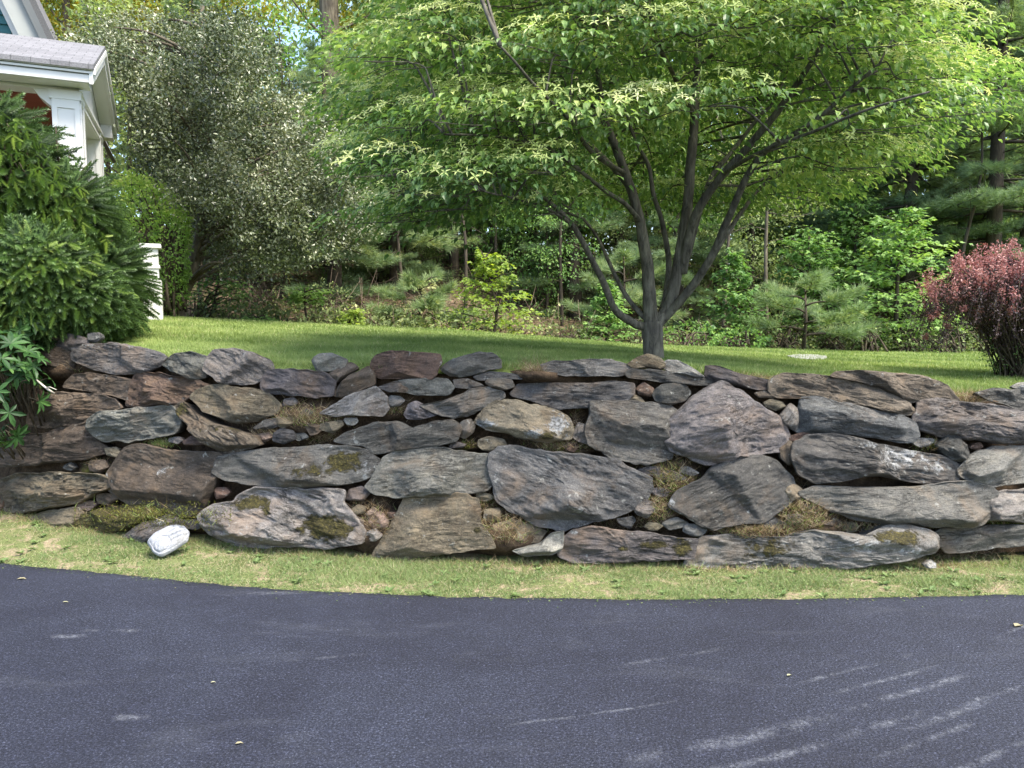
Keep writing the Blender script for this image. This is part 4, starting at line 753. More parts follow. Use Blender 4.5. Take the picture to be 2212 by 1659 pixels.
# ================================================================== SHRUBS
M_TWIG = bark_mat('twigs', (.035,.026,.018), (.10,.08,.06), 14)
M_SPRUCE = leaf_mat('spruce_needles', [(0, (.05,.09,.03)), (.4, (.125,.21,.06)), (.75, (.26,.365,.10)), (1, (.43,.51,.17))], .22, .5, .35, (1.2,1.3,.6))
SHOOT = shoot_template(66, .17, .10, .030, .45)
def hull_points(bodies, n, depth=.25):
    """random points near the surface of a union of ellipsoids, with outward directions"""
    P_, D = [], []
    vol = np.array([(b[3] * b[4] * b[5]) ** (2/3) for b in bodies]); cnt = (vol / vol.sum() * n).astype(int)
    for b, k in zip(bodies, cnt):
        d = rand_dirs(k); R = np.array(b[3:6]); c0 = np.array(b[:3])
        lump = 1 + (.13 if depth < .8 else .38) * fbm(d * 3 + c0, 3, 71)
        rr = (1 - depth * rng.random(k) ** 1.6) * lump; p = c0 + d * R * rr[:, None]; P_.append(p); D.append(unit(d / R))
    P_, D = np.concatenate(P_), np.concatenate(D); keep = np.ones(len(P_), bool)
    for b in bodies: keep &= (((P_ - np.array(b[:3])) / np.array(b[3:6])) ** 2).sum(1) > .58
    return P_[keep], D[keep]
def inner_twigs(bodies, parent, base, n=160, name='branches'):
    m = MB()
    for i in range(n):
        b = bodies[rng.integers(len(bodies))]; d = rand_dirs(1)[0]; e = np.array(b[:3]) + d * np.array(b[3:6]) * rng.uniform(.6, .93)
        s_ = np.array(base) + rng.normal(size=3) * [.12, .12, .05]; mid = .5 * (s_ + e) + [0, 0, .18 * np.linalg.norm(e - s_)]
        m.tube(smooth_path([s_, mid, e], 4), np.linspace(.022, .005, 9), 5)
    return m.build(name, M_TWIG, parent, True)
def spruce(name, bodies, n, label, base, Lr, droop, tone0, cut=None):
    r = empty(name, base, label, 'shrub'); off = np.array(base)
    P_, D = hull_points(bodies, n, .32)
    if cut is not None: k = cut(P_); P_, D = P_[k], D[k]
    k = P_[:, 2] > terrain(P_[:, 0], P_[:, 1]) + .02; k |= P_[:, 1] < wall_base(P_[:, 0]) + .3; P_, D = P_[k], D[k]
    nn = len(P_); ax = D * .75 + np.array([0, 0, -1.0]) * droop(P_, D)[:, None] + rng.normal(size=(nn, 3)) * .22
    # shoots come in hands: side shoots share a twig
    L = rng.uniform(*Lr, nn); tone = np.clip(tone0 + .20 * rng.normal(size=nn) * 1.3 + .22 * fbm(P_ * 3.5, 2, 91), 0, .95)
    mb = MB(); place(mb, *SHOOT, P_ - off, ax, D + rng.normal(size=(nn, 3)) * .3, L, tone)
    for s_ in (-1, 1):
        k = rng.random(nn) < .75; a = unit(ax[k]); sd = unit(np.cross(a, D[k])); place(mb, *SHOOT, P_[k] - off - a * .03, a * .8 + sd * s_ * .75, D[k] + rng.normal(size=(k.sum(), 3)) * .3, L[k] * rng.uniform(.55, .85, k.sum()), np.clip(tone[k] - .06, 0, 1))
    tag(mb.build('foliage', M_SPRUCE, r), None, None)
    inner_twigs([tuple(np.array(b[:3]) - off) + tuple(b[3:]) for b in bodies], r, (0, 0, .1), 260)
    # darker needle shoots packed inside the shrub
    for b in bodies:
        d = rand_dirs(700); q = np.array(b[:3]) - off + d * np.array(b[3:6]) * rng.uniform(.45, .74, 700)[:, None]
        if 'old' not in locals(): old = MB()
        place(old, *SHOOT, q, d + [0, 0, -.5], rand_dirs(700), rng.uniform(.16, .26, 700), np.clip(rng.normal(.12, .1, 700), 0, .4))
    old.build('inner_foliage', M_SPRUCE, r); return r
def E(x, y, Y, rx, ry, rz):
    p = at(x, y, Y); return (p[0], p[1], p[2], rx, ry, rz)
SPRUCE_CUT = [(-900,130),(-20,244),(40,252),(88,285),(105,335),(140,375),(195,430),(228,500),(252,570),(268,640),(300,690),(200,720),(-900,1100)]
b1 = [E(-60,560,6.5,1.15,.75,1.0), E(20,420,6.6,.82,.65,.78), E(-40,300,6.6,.72,.6,.42), E(140,480,6.7,.52,.5,.58), E(215,620,6.8,.48,.5,.55), E(80,640,6.6,.8,.6,.6), E(225,560,7.0,.2,.3,.3)]
spruce('weeping_spruce', b1, 6800, 'tall dark green spruce shrub with drooping shoots in front of the house', (-4.2, 6.7, 1.45), (.085, .14), lambda P_, D: .65 + .75 * rng.random(len(P_)) + .3 * (1 - np.clip(D[:, 2], 0, 1)), .50, lambda P_: in_poly(*project(P_), SPRUCE_CUT))
b2 = [E(-40,640,5.95,.75,.45,.52), E(90,590,6.05,.42,.42,.32), E(150,650,6.15,.40,.4,.3), E(40,560,6.0,.38,.3,.22), E(-60,760,5.9,.5,.4,.35), E(205,668,6.3,.25,.3,.16)]
spruce('spreading_spruce', b2, 3000, 'low lighter green spruce with spreading shoots hanging over the left wall end', (-3.95, 6.1, 1.4), (.085, .15), lambda P_, D: .30 + .55 * rng.random(len(P_)), .47)
# rhododendron with whorled leathery leaves at the bottom of the shrubbery
M_RHODO = leaf_mat('rhododendron_leaf', [(0, (.02,.055,.018)), (.5, (.05,.12,.03)), (1, (.12,.22,.06))], .25, .5, .3, (1.2,1.4,.6))
LONG = ([(0,0,0),(.13,.3,.03),(.15,.65,.02),(0,1,-.12),(-.15,.65,.02),(-.13,.3,.03),(0,.5,-.02)], [[(0,1,6),(1,2,6),(2,3,6),(3,4,6),(4,5,6),(5,0,6)]])
def rhododendron():
    c0 = at(10, 800, 5.55); base = (c0[0] - .1, c0[1] + .15, .5); r = empty('rhododendron', base, 'rhododendron with whorls of long leathery leaves at the left edge', 'shrub'); off = np.array(base)
    bodies = [E(-30,860,5.45,.34,.25,.38), E(-20,780,5.6,.40,.3,.25), E(40,820,5.6,.22,.2,.24), E(60,770,5.75,.15,.2,.12), E(0,700,5.8,.3,.3,.3)]
    P_, D = hull_points(bodies, 190, .5); mb = MB(); st = MB()
    for p, d in zip(P_, D):
        k = rng.integers(6, 9); ax0 = unit(d + np.array([0, -.2, .35]) + rng.normal(size=3) * .2); u = unit(np.cross(ax0, rng.normal(size=3))); v = np.cross(ax0, u); an = np.arange(k) * 6.283 / k + rng.random()
        ax = (np.cos(an)[:, None] * u + np.sin(an)[:, None] * v) + ax0 * rng.uniform(-.1, .45); place(mb, *LONG, np.tile(p - off, (k, 1)), ax, np.tile(ax0, (k, 1)), rng.uniform(.07, .125, k), np.clip(rng.normal(.28, .2, k), 0, 1))
        q = p - off; st.tube(smooth_path([q, q - ax0 * .1, q * .6 + [0, .12, -.1]], 3), np.linspace(.003, .007, 7), 4)
    mb.build('foliage', M_RHODO, r); st.build('branches', M_TWIG, r, True)
rhododendron()
# dead twig poking out below the shrubs
m = MB(); a = at(80, 822, 5.45); m.tube(at([78,92,105,118],[820,832,842,850],[5.5,5.45,5.42,5.45]) - a, [.006,.007,.008,.006], 6); m.tube(at([100,108,122],[838,836,842],[5.43,5.4,5.38]) - a, [.005,.004,.003], 5)
tag(m.build('dead_twig', plain('bare_wood', (.42,.38,.32), .8, .2), None, True, tuple(a)), 'short bare grey twig resting on the stones beside the rhododendron', 'twig')
# yellow green arborvitae behind the newel
M_ARBOR = leaf_mat('arborvitae', [(0, (.13,.23,.06)), (.5, (.27,.42,.10)), (.8, (.42,.56,.15)), (1, (.55,.60,.24))], .5, .55, .25)
def bushy(name, bodies, n, mat, size, label, cat, base, tpl=LEAF, up=.4, tonefn=None, tw=60, twmat=None, depth=.5, group=None):
    r = empty(name, base, label, cat, group); off = np.array(base); P_, D = hull_points(bodies, n, depth); nn = len(P_)
    tone = np.clip((tonefn(P_) if tonefn else .45) + .2 * rng.normal(size=nn) + .25 * fbm(P_ * 4, 2, 7), 0, 1)
    mb = MB(); place(mb, *tpl, P_ - off, D + rng.normal(size=(nn, 3)) * .8 + [0, 0, -.15], D * .6 + [0, -.1, up] + rng.normal(size=(nn, 3)) * .5, rng.uniform(size * .7, size * 1.25, nn), tone)
    mb.build('foliage', mat, r); inner_twigs([tuple(np.array(b[:3]) - off) + tuple(b[3:]) for b in bodies], r, (0, 0, .02), tw); return r
ab = at(362, 672, 10.25)
bushy('arborvitae_bush', [E(325,470,10.3,.42,.35,.50), E(368,540,10.2,.24,.3,.6), E(290,435,10.4,.30,.3,.36), E(375,490,10.3,.20,.25,.28), E(362,610,10.25,.26,.25,.45)], 22000, M_ARBOR, .05, 'yellow green bush behind the white stair post', 'shrub', tuple(ab), SHOOT if False else LEAF, .2, lambda P_: .25 + .4 * np.clip((P_[:, 2] - 2.2) / 1.1, 0, 1), 80, depth=.85)
# red barberry
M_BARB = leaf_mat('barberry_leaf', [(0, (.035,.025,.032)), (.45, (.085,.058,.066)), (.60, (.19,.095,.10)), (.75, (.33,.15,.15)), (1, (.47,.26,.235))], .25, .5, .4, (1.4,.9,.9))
def barberry():
    Yb = 7.0; b0 = at(2212, 788, Yb); base = (b0[0], b0[1], float(lawn_z(b0[0], b0[1]))); r = empty('barberry_bush', base, 'dark purple barberry bush with pink new shoots on top at the right edge', 'shrub')
    mb, st = MB(), MB(); ls = []
    for i in range(330):
        an = rng.random() * 6.283; out = rng.uniform(.15, 1.0) ** .7; h = rng.uniform(.75, 1.0) * (1.16 - .28 * out ** 2); ex = .98 * out
        e1 = np.array([math.cos(an) * ex * .55, math.sin(an) * ex * .5, h * .72]); e2 = np.array([math.cos(an) * ex * .86, math.sin(an) * ex * .8, h]); e3 = np.array([math.cos(an) * ex * 1.06, math.sin(an) * ex, h - rng.uniform(.1, .45) * (.25 + out)])
        s0 = np.array([rng.normal() * .10, rng.normal() * .08, -.03]); path = smooth_path([s0, s0 * .5 + e1 * .45, e1, e2, e3], 6); st.tube(path, np.linspace(.008, .002, len(path)), 4)
        seg = path[6:]; k = 120; t = rng.random(k) ** .8 * (len(seg) - 1); i0 = t.astype(int).clip(0, len(seg) - 2); q = seg[i0] + (seg[i0 + 1] - seg[i0]) * (t - i0)[:, None]; ls.append((q + rng.normal(size=(k, 3)) * .016, .30 + .12 * rng.normal(size=k)))
        if rng.random() < .9:                                 # fresh pink shoot standing up from the arch
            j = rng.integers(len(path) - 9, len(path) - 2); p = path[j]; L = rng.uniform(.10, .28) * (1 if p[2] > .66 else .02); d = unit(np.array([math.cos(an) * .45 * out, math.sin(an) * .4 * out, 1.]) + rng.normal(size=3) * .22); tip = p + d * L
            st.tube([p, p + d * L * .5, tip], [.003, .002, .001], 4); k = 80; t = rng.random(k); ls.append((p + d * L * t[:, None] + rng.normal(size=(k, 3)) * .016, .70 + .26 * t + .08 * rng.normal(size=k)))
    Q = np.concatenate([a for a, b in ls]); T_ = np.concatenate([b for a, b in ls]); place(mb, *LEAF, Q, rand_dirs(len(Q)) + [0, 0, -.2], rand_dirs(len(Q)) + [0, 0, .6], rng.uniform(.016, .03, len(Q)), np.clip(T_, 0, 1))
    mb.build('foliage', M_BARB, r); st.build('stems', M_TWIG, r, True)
    m = MB()                                                   # low outer sprigs with green leaves
    for s_ in range(60):
        an = rng.random() * 6.283; e = np.array([math.cos(an) * .42, math.sin(an) * .35, rng.uniform(.15, .5)]); pa = smooth_path([(0, 0, 0), e * [.6, .6, .45], e], 5); k = 40; t = rng.random(k); i0 = (t * 9).astype(int); place(m, *LEAF, pa[i0] + rng.normal(size=(k, 3)) * .015, rand_dirs(k), rand_dirs(k) + [0, 0, .8], rng.uniform(.014, .026, k), np.clip(rng.normal(.4, .2, k), 0, 1))
    m.build('green_sprigs', M_SPRUCE, r)
barberry()
# ================================================================== THE DOGWOOD
M_DBARK = bark_mat('dogwood_bark', (.028,.024,.02), (.17,.15,.13), 9)
M_DLEAF = leaf_mat('dogwood_leaf', [(0, (.075,.135,.05)), (.35, (.14,.24,.07)), (.7, (.265,.365,.11)), (1, (.45,.50,.17))], .42, .42, .4, (1.3,1.4,.75))
M_BRACT = leaf_mat('dogwood_bract', [(0, (.34,.43,.14)), (.5, (.53,.58,.24)), (1, (.72,.73,.40))], .35, .5, .3, (1.2,1.25,.7))
def dogwood():
    YT = 6.3; b0 = at(1411, 770, YT); zb = float(lawn_z(b0[0], YT)); base = np.array([b0[0], YT, zb]); r = empty('dogwood_tree', tuple(base), 'spreading multi stemmed dogwood tree with layered green leaves and pale bracts', 'tree')
    tm = MB(); sk = []
    tr = at([1413,1411,1408],[790,745,695],[YT,YT,YT]) - base; tm.tube(smooth_path(tr, 5), np.interp(np.linspace(0, 1, 11), [0, .25, 1], [.108, .084, .092]), 14, jit=.025)
    # traced limbs: photo x, photo y, depth offset from the trunk ; radius at both ends
    limbs = [([(1400,705,0),(1370,700,-.05),(1330,668,-.2),(1300,605,-.35),(1268,540,-.5),(1232,482,-.6),(1185,435,-.75),(1110,390,-.9),(1020,350,-1.1)], .050,.012),
             ([(1398,690,0),(1370,663,.08),(1340,620,.15),(1318,570,.2),(1290,512,.3),(1255,470,.4),(1190,430,.5),(1080,400,.8)], .032,.008),
             ([(1408,700,0),(1404,640,-.02),(1396,560,-.05),(1384,480,-.1),(1360,400,-.15),(1330,322,-.2),(1302,250,-.3),(1294,165,-.4),(1285,60,-.5),(1270,-60,-.5)], .080,.018),
             ([(1362,408,-.15),(1310,345,.1),(1255,305,.3),(1150,290,.6),(1060,255,.9),(960,190,1.2)], .034,.010),
             ([(1385,480,-.1),(1350,440,-.35),(1290,400,-.6),(1200,330,-.9),(1100,300,-1.2),(960,290,-1.5)], .028,.008),
             ([(1424,690,0),(1440,640,.1),(1446,570,.2),(1436,500,.25),(1412,420,.3),(1398,350,.35),(1372,300,.4),(1340,200,.6),(1310,60,.8)], .042,.012),
             ([(1418,700,0),(1448,655,.0),(1468,560,.0),(1486,430,.0),(1497,310,.05),(1504,200,.1),(1510,100,.15),(1516,0,.2),(1525,-160,.3)], .074,.028),
             ([(1470,560,0),(1478,470,.2),(1492,360,.35),(1500,200,.5),(1520,60,.6),(1540,-120,.7)], .045,.015),
             ([(1474,590,0),(1497,480,-.15),(1555,385,-.3),(1637,292,-.45),(1680,240,-.55),(1722,180,-.6),(1760,125,-.65),(1806,40,-.7),(1845,-30,-.7)], .052,.016),
             ([(1484,560,.05),(1530,396,.3),(1573,339,.45),(1640,253,.6),(1673,215,.7),(1720,100,.9),(1740,-20,1.)], .034,.010),
             ([(1432,690,0),(1478,640,-.1),(1540,550,-.3),(1585,440,-.5),(1626,363,-.65),(1656,325,-.75),(1722,284,-.95),(1785,240,-1.1),(1822,203,-1.2),(1900,140,-1.4)], .050,.012),
             ([(1545,545,.05),(1600,460,.3),(1650,400,.5),(1700,365,.7),(1780,330,.95),(1880,285,1.2),(2000,235,1.5)], .030,.008),
             ([(1530,398,-.15),(1590,402,.2),(1640,392,.4),(1720,350,.8)], .018,.007),
             ([(1560,375,-.3),(1640,330,-.9),(1740,290,-1.3),(1870,240,-1.7),(2010,200,-1.9)], .022,.007),
             ([(1350,375,-.15),(1280,330,-.8),(1230,260,-1.3),(1150,180,-1.7),(1080,100,-1.9)], .026,.008),
             ([(1300,240,-.3),(1180,170,-.2),(1060,110,0),(930,60,.3)], .022,.008), ([(1505,150,.1),(1600,60,-.5),(1700,-30,-1.),(1850,-80,-1.3)], .025,.008), ([(1500,250,.05),(1440,130,-.9),(1400,20,-1.3),(1380,-90,-1.5)], .024,.008),
             ([(1700,210,-.55),(1800,175,-.3),(1900,160,.1),(2050,170,.4),(2130,180,.5)], .018,.006), ([(1232,482,-.6),(1180,450,-.9),(1110,430,-1.2),(1040,410,-1.5)], .016,.006), ([(1255,470,.4),(1200,455,.3),(1100,440,.1),(960,450,-.1),(890,460,-.2)], .016,.006)]
    for pts, r0, r1 in limbs:
        a = np.array(pts, float); P_ = smooth_path(at(a[:, 0], a[:, 1], YT + a[:, 2]) - base, 6); P_ = P_ + .008 * np.stack([vnoise(P_ * 5, k) for k in (1, 2, 3)], 1) * np.clip(np.arange(len(P_)) / 6, 0, 1)[:, None]
        rr = r0 + (r1 - r0) * np.linspace(0, 1, len(P_)) ** .75; tm.tube(P_, rr * .84, 9, jit=.035); sk.append(P_[len(P_) // 4:])
    SK = np.concatenate(sk)
    # sprays: flat, drooping layers of leaves placed through the crown
    crown = [(715,388),(735,350),(800,318),(850,300),(760,275),(745,262),(790,215),(755,110),(790,-10),(700,-400),(2300,-400),(2060,0),(2110,95),(2172,185),(2130,245),(2005,288),(1965,330),(1905,372),(1855,425),(1720,470),(1620,500),(1560,470),(1500,505),(1400,470),(1330,445),(1230,470),(1130,478),(1090,440),(1010,448),(960,470),(858,492),(846,480),(880,445),(990,395),(900,385),(800,388)]
    hole = [(1235,360),(1265,180),(1320,110),(1400,240),(1455,60),(1560,40),(1600,180),(1690,160),(1760,60),(1800,120),(1760,230),(1830,250),(1800,380),(1700,470),(1640,560),(1400,560),(1200,510)]
    C = np.array([at(1440, 300, YT)[0], YT, 3.35]); Rr = np.array([2.95, 2.25, 2.1]); pos = []
    cand = rng.uniform(-1, 1, (9000, 3)); d = (cand ** 2).sum(1); cand = cand[(d < 1) & (d > .12)]; W = C + cand * Rr
    W = W[W[:, 1] > 4.75]; px, py = project(W); WO = W + unit((W - [base[0], YT, 0]) * [1, 1, 0]) * .34; qx, qy = project(WO); ok = in_poly(px, py, crown) & in_poly(qx, qy + 12, crown); ho = (in_poly(px, py, hole) | in_poly(qx, qy + 25, hole)) & (rng.random(len(W)) < np.where(W[:, 1] < YT + .35, 1.0, .45)); ok &= ~ho; ok &= W[:, 2] > zb + .55; W = W[ok]
    for p in W:
        if all((abs(p[0]-q[0]) + abs(p[1]-q[1]) + 2.0 * abs(p[2]-q[2])) > .66 for q in pos): pos.append(p)
    extra = [(905,322,5.6),(800,352,5.5),(1085,270,5.4),(1180,250,5.2),(1045,395,5.0),(1100,372,5.1),(1010,420,4.95),(905,455,5.7),(960,440,5.8),(880,475,5.7),(1150,165,5.3),(1260,60,5.0),(1340,50,5.0),(780,258,6.0),(840,215,6.1),(870,240,6.0),(1400,250,4.9),(1530,230,4.9),(1900,230,5.2),(1980,240,5.4),(2060,200,5.8),(2110,190,6.),(1800,300,5.5),(1850,330,5.8),(1760,360,5.9),(1240,150,5.0),(1150,260,4.9),(1500,80,4.8),(1620,60,4.9),(1750,60,5.1)]
    pos += [at(x, y, Y) for x, y, Y in extra]; pos = np.array(pos)
    lm, bm = MB(), MB(); LP, LA, LN, LS, LT, BP, BN, BS, BT = ([] for _ in range(9))
    for i, p in enumerate(pos):
        q = p - base; out = q * [1, 1, 0] + rng.normal(size=3) * [.35, .35, 0]; out = unit(out); lat = np.array([-out[1], out[0], 0]); R = rng.uniform(.40, .68); k = int(310 * R)
        hang = rng.uniform(.10, .40); sx = rng.uniform(-.75, 1, k); sy = rng.normal(size=k) * .42 * (1.15 - .55 * np.clip(sx, 0, 1)); rr = np.hypot(sx * .9, sy)
        z = .10 - hang * R * rr ** 2 * 1.1 + rng.normal(size=k) * .022; z -= (rng.random(k) < .2) * rng.random(k) * .12
        LP.append(q + out * (sx * R)[:, None] + lat * (sy * R)[:, None] + np.array([0, 0, 1.]) * z[:, None])
        LA.append(out * (.5 + .6 * sx)[:, None] + lat * (sy * 1.4)[:, None] + rng.normal(size=(k, 3)) * .35 + np.array([0, 0, -1.]) * (.12 + .35 * rr + .3 * rng.random(k))[:, None])
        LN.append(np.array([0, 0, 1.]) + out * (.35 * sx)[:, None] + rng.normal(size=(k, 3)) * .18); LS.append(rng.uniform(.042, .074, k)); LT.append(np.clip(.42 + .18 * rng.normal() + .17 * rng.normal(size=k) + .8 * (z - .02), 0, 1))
        side = project(p[None])[0][0]; nb = int(rng.integers(35, 85) * (1.25 if p[2] > 2.9 or side > 1700 else .8))
        if rng.random() < .82:
            sx = rng.uniform(-.5, .95, nb); sy = rng.normal(size=nb) * .36; rr = np.hypot(sx, sy); z = .175 - hang * R * rr ** 2 * 1.05 + rng.normal(size=nb) * .012
            BP.append(q + out * (sx * R)[:, None] + lat * (sy * R)[:, None] + np.array([0, 0, 1.]) * z[:, None]); BN.append(np.array([0, -.35, .8]) + out * (.5 * sx)[:, None] + rng.normal(size=(nb, 3)) * .3); BS.append(rng.uniform(.030, .050, nb)); BT.append(np.clip(.45 + .22 * rng.normal() + .15 * rng.normal(size=nb), 0, 1))
        j = np.argmin(((SK - q) ** 2).sum(1) + 2 * np.maximum(SK[:, 2] - q[2] - .05, 0)); s0 = SK[j]; mid = s0 * .45 + q * .55 + [0, 0, .06 + .05 * rng.random()]; L = np.linalg.norm(q - s0)
        tm.tube(smooth_path([s0, mid, q, q + out * R * .7 - [0, 0, .05]], 4), np.linspace(.006 + .006 * L, .0025, 13), 5)
        for s_ in (-1, 1): tm.tube([q - out * R * .2, q + lat * s_ * R * .35 + out * R * .15, q + lat * s_ * R * .55 + out * R * .3 - [0, 0, .04]], [.004, .003, .002], 4)
    cat = np.concatenate
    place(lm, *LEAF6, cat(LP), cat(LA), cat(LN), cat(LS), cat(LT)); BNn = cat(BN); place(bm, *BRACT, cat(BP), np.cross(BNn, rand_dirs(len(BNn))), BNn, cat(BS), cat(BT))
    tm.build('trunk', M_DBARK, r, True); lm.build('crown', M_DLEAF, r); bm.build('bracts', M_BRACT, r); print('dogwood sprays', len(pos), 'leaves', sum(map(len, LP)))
dogwood()
# ================================================================== TREES AND BUSHES BEHIND THE LAWN
M_BARK = bark_mat('grey_bark', (.045,.036,.028), (.17,.14,.11), 5)
M_DARKBARK = bark_mat('dark_bark', (.025,.02,.016), (.085,.068,.052), 6)
TUFT = tuft_template(20, .026, 3)
M_PINE = leaf_mat('pine_needles', [(0, (.09,.145,.075)), (.5, (.175,.25,.12)), (.8, (.26,.34,.15)), (1, (.36,.41,.16))], .3, .55, .25, (1.2,1.3,.7))
def pine_bough(mb, st, s0, d, L, tone, fine=1.0):
    """one flat feathery bough: a stem with side twigs carrying needle tufts"""
    lat = unit(np.cross(d, [0, 0, 1.])); n = 9; t = np.linspace(0, 1, n); path = s0 + d * (t * L)[:, None] + np.array([0, 0, 1.]) * (-.10 * L * t ** 2 + .12 * L * t ** 4 + .02 * np.sin(t * 9))[:, None]
    st.tube(path, np.linspace(.008 + .012 * L, .003, n), 4); P_, A = [], []
    k = int(15 * L * fine) + 5
    for i in range(k):
        u = .25 + .75 * (i + rng.random()) / k; j = min(int(u * (n - 1)), n - 2); p = path[j] + (path[j + 1] - path[j]) * (u * (n - 1) - j); s_ = 1 if i % 2 else -1; l = L * .42 * (1.12 - u) * rng.uniform(.6, 1.1) + .05; a = unit(d * .8 + lat * s_ * .8 + [0, 0, .12 * rng.normal()])
        m = max(2, int(l / .075)); tt = (np.arange(m) + .6) / m; P_.append(p + a * (l * tt)[:, None] + rng.normal(size=(m, 3)) * .02); A.append(np.tile(a + [0, 0, .3], (m, 1)) + rng.normal(size=(m, 3)) * .3)
    P_, A = np.concatenate(P_), np.concatenate(A); place(mb, *TUFT, P_, A, np.tile([0, 0, 1.], (len(P_), 1)) + rng.normal(size=(len(P_), 3)) * .3, rng.uniform(.13, .21, len(P_)), np.clip(tone + .18 * rng.normal(size=len(P_)), 0, 1))
def pine_meshes(seed, H, whorls, z0, Lmax):
    global rng; rng = np.random.default_rng(seed); mb, st = MB(), MB(); st.tube(np.stack([.06 * np.sin(np.linspace(0, 5, 14)), .05 * np.cos(np.linspace(0, 4, 14)), np.linspace(-.3, H, 14)], 1), np.linspace(.17, .03, 14), 8)
    for w_ in range(whorls):
        f = w_ / (whorls - 1); z = z0 + (H - z0) * f ** .95; L = Lmax * (1 - .75 * f) * rng.uniform(.75, 1.1) * min(1, .55 + f * 4); a0 = rng.random() * 6.28
        for i in range(rng.integers(4, 6)):
            a = a0 + i * 1.3 + rng.normal() * .2; el = -.08 + .35 * f + rng.normal() * .08; pine_bough(mb, st, np.array([0, 0, z + rng.normal() * .12]), unit(np.array([math.cos(a), math.sin(a), el])), L * rng.uniform(.7, 1.15), .42 + .15 * rng.normal())
    for i in range(34):                                          # bare dead twigs on the lower stem
        a = rng.random() * 6.28; z = rng.uniform(.4, z0 + 3); d = np.array([math.cos(a), math.sin(a), rng.normal() * .12]); L = rng.uniform(.4, 1.5); st.tube([np.array([0, 0, z]), np.array([0, 0, z]) + d * L * .5 + rng.normal(size=3) * .05, np.array([0, 0, z]) + d * L + rng.normal(size=3) * .1], [.012, .008, .003], 4)
    return mb.build('needles', M_PINE, mesh_only=True), st.build('trunk', M_DARKBARK, mesh_only=True, smooth=True)
def stand(name, loc, meshes, label, cat, group, rz, s):
    r = empty(name, loc, label, cat, group, rz); r.scale = (s, s, s) if np.isscalar(s) else s
    for nm, me in meshes: link(nm, me, r)
    return r
def ground_at(x, Y): X = (x - CX) / F * Y; return (float(X), float(Y), float(terrain(X, Y)) - .05)
PA, PB = pine_meshes(11, 12.5, 20, 1.1, 2.7), pine_meshes(12, 13.5, 20, 2.2, 3.0)
PINES = [(850,16,0,.5,'white pine just left of the dogwood crown, feathery boughs behind its leaf tips'),(985,18,1,.75,'white pine behind the bright yellow green sapling, left side'),(1150,20.5,0,1,'white pine seen left of the dogwood trunk between low limbs'),(1330,17.5,1,.8,'white pine right behind the lower left limbs of the dogwood'),(1610,18.5,0,1,'white pine behind the right limbs of the dogwood'),
         (1960,16.0,0,1,'white pine behind the tiered maple sapling at right'),(2130,15.0,1,1.,'white pine standing behind the red barberry'),(2290,18.5,0,1.1,'white pine at the right edge behind the barberry'),(640,19.5,0,.42,'white pine behind the small leaved grey green tree, right part'),(470,18.5,1,.42,'white pine behind the small leaved grey green tree, left part'),(1790,22.5,1,1.1,'tall white pine deep in the wood right of the dogwood'),(250,20,0,.5,'white pine behind the porch end of the house')]
for i, (x, Y, v, s, lab) in enumerate(PINES):
    stand('pine_tree', ground_at(x, Y), [('needles', (PA, PB)[v][0]), ('trunk', (PA, PB)[v][1])], lab, 'tree', 'white pines behind the lawn', i * 1.7, s)
rng = np.random.default_rng(55)
# two loose pine boughs low at the wood edge right of the dogwood come from a young pine
def young_pine(x, y0, Y, h, L, lab, n=9):
    global rng; g = ground_at(x, Y); r = empty('young_pine', g, lab, 'tree', 'young pines at the wood edge'); mb, st = MB(), MB(); st.tube([(0, 0, -.1), (.03, 0, h * .5), (0, .02, h)], [.035, .025, .008], 6)
    for i in range(n): f = i / (n - 1); a = i * 2.4 + .3; pine_bough(mb, st, np.array([0, 0, h * (.25 + .7 * f)]), unit(np.array([math.cos(a), math.sin(a), .1 + .3 * f])), L * (1.1 - .65 * f), .62, 1.5)
    mb.build('needles', M_PINE, r); st.build('trunk', M_DARKBARK, r, True)
young_pine(1735, 640, 12.6, 1.15, 1.25, 'young pine with low feathery boughs right of the dogwood trunk')
young_pine(905, 660, 12.8, .85, .9, 'small young pine at the wood edge left of the bright sapling')
young_pine(1345, 600, 14.2, 1.7, 1.1, 'young pine seen between the low left limbs of the dogwood')
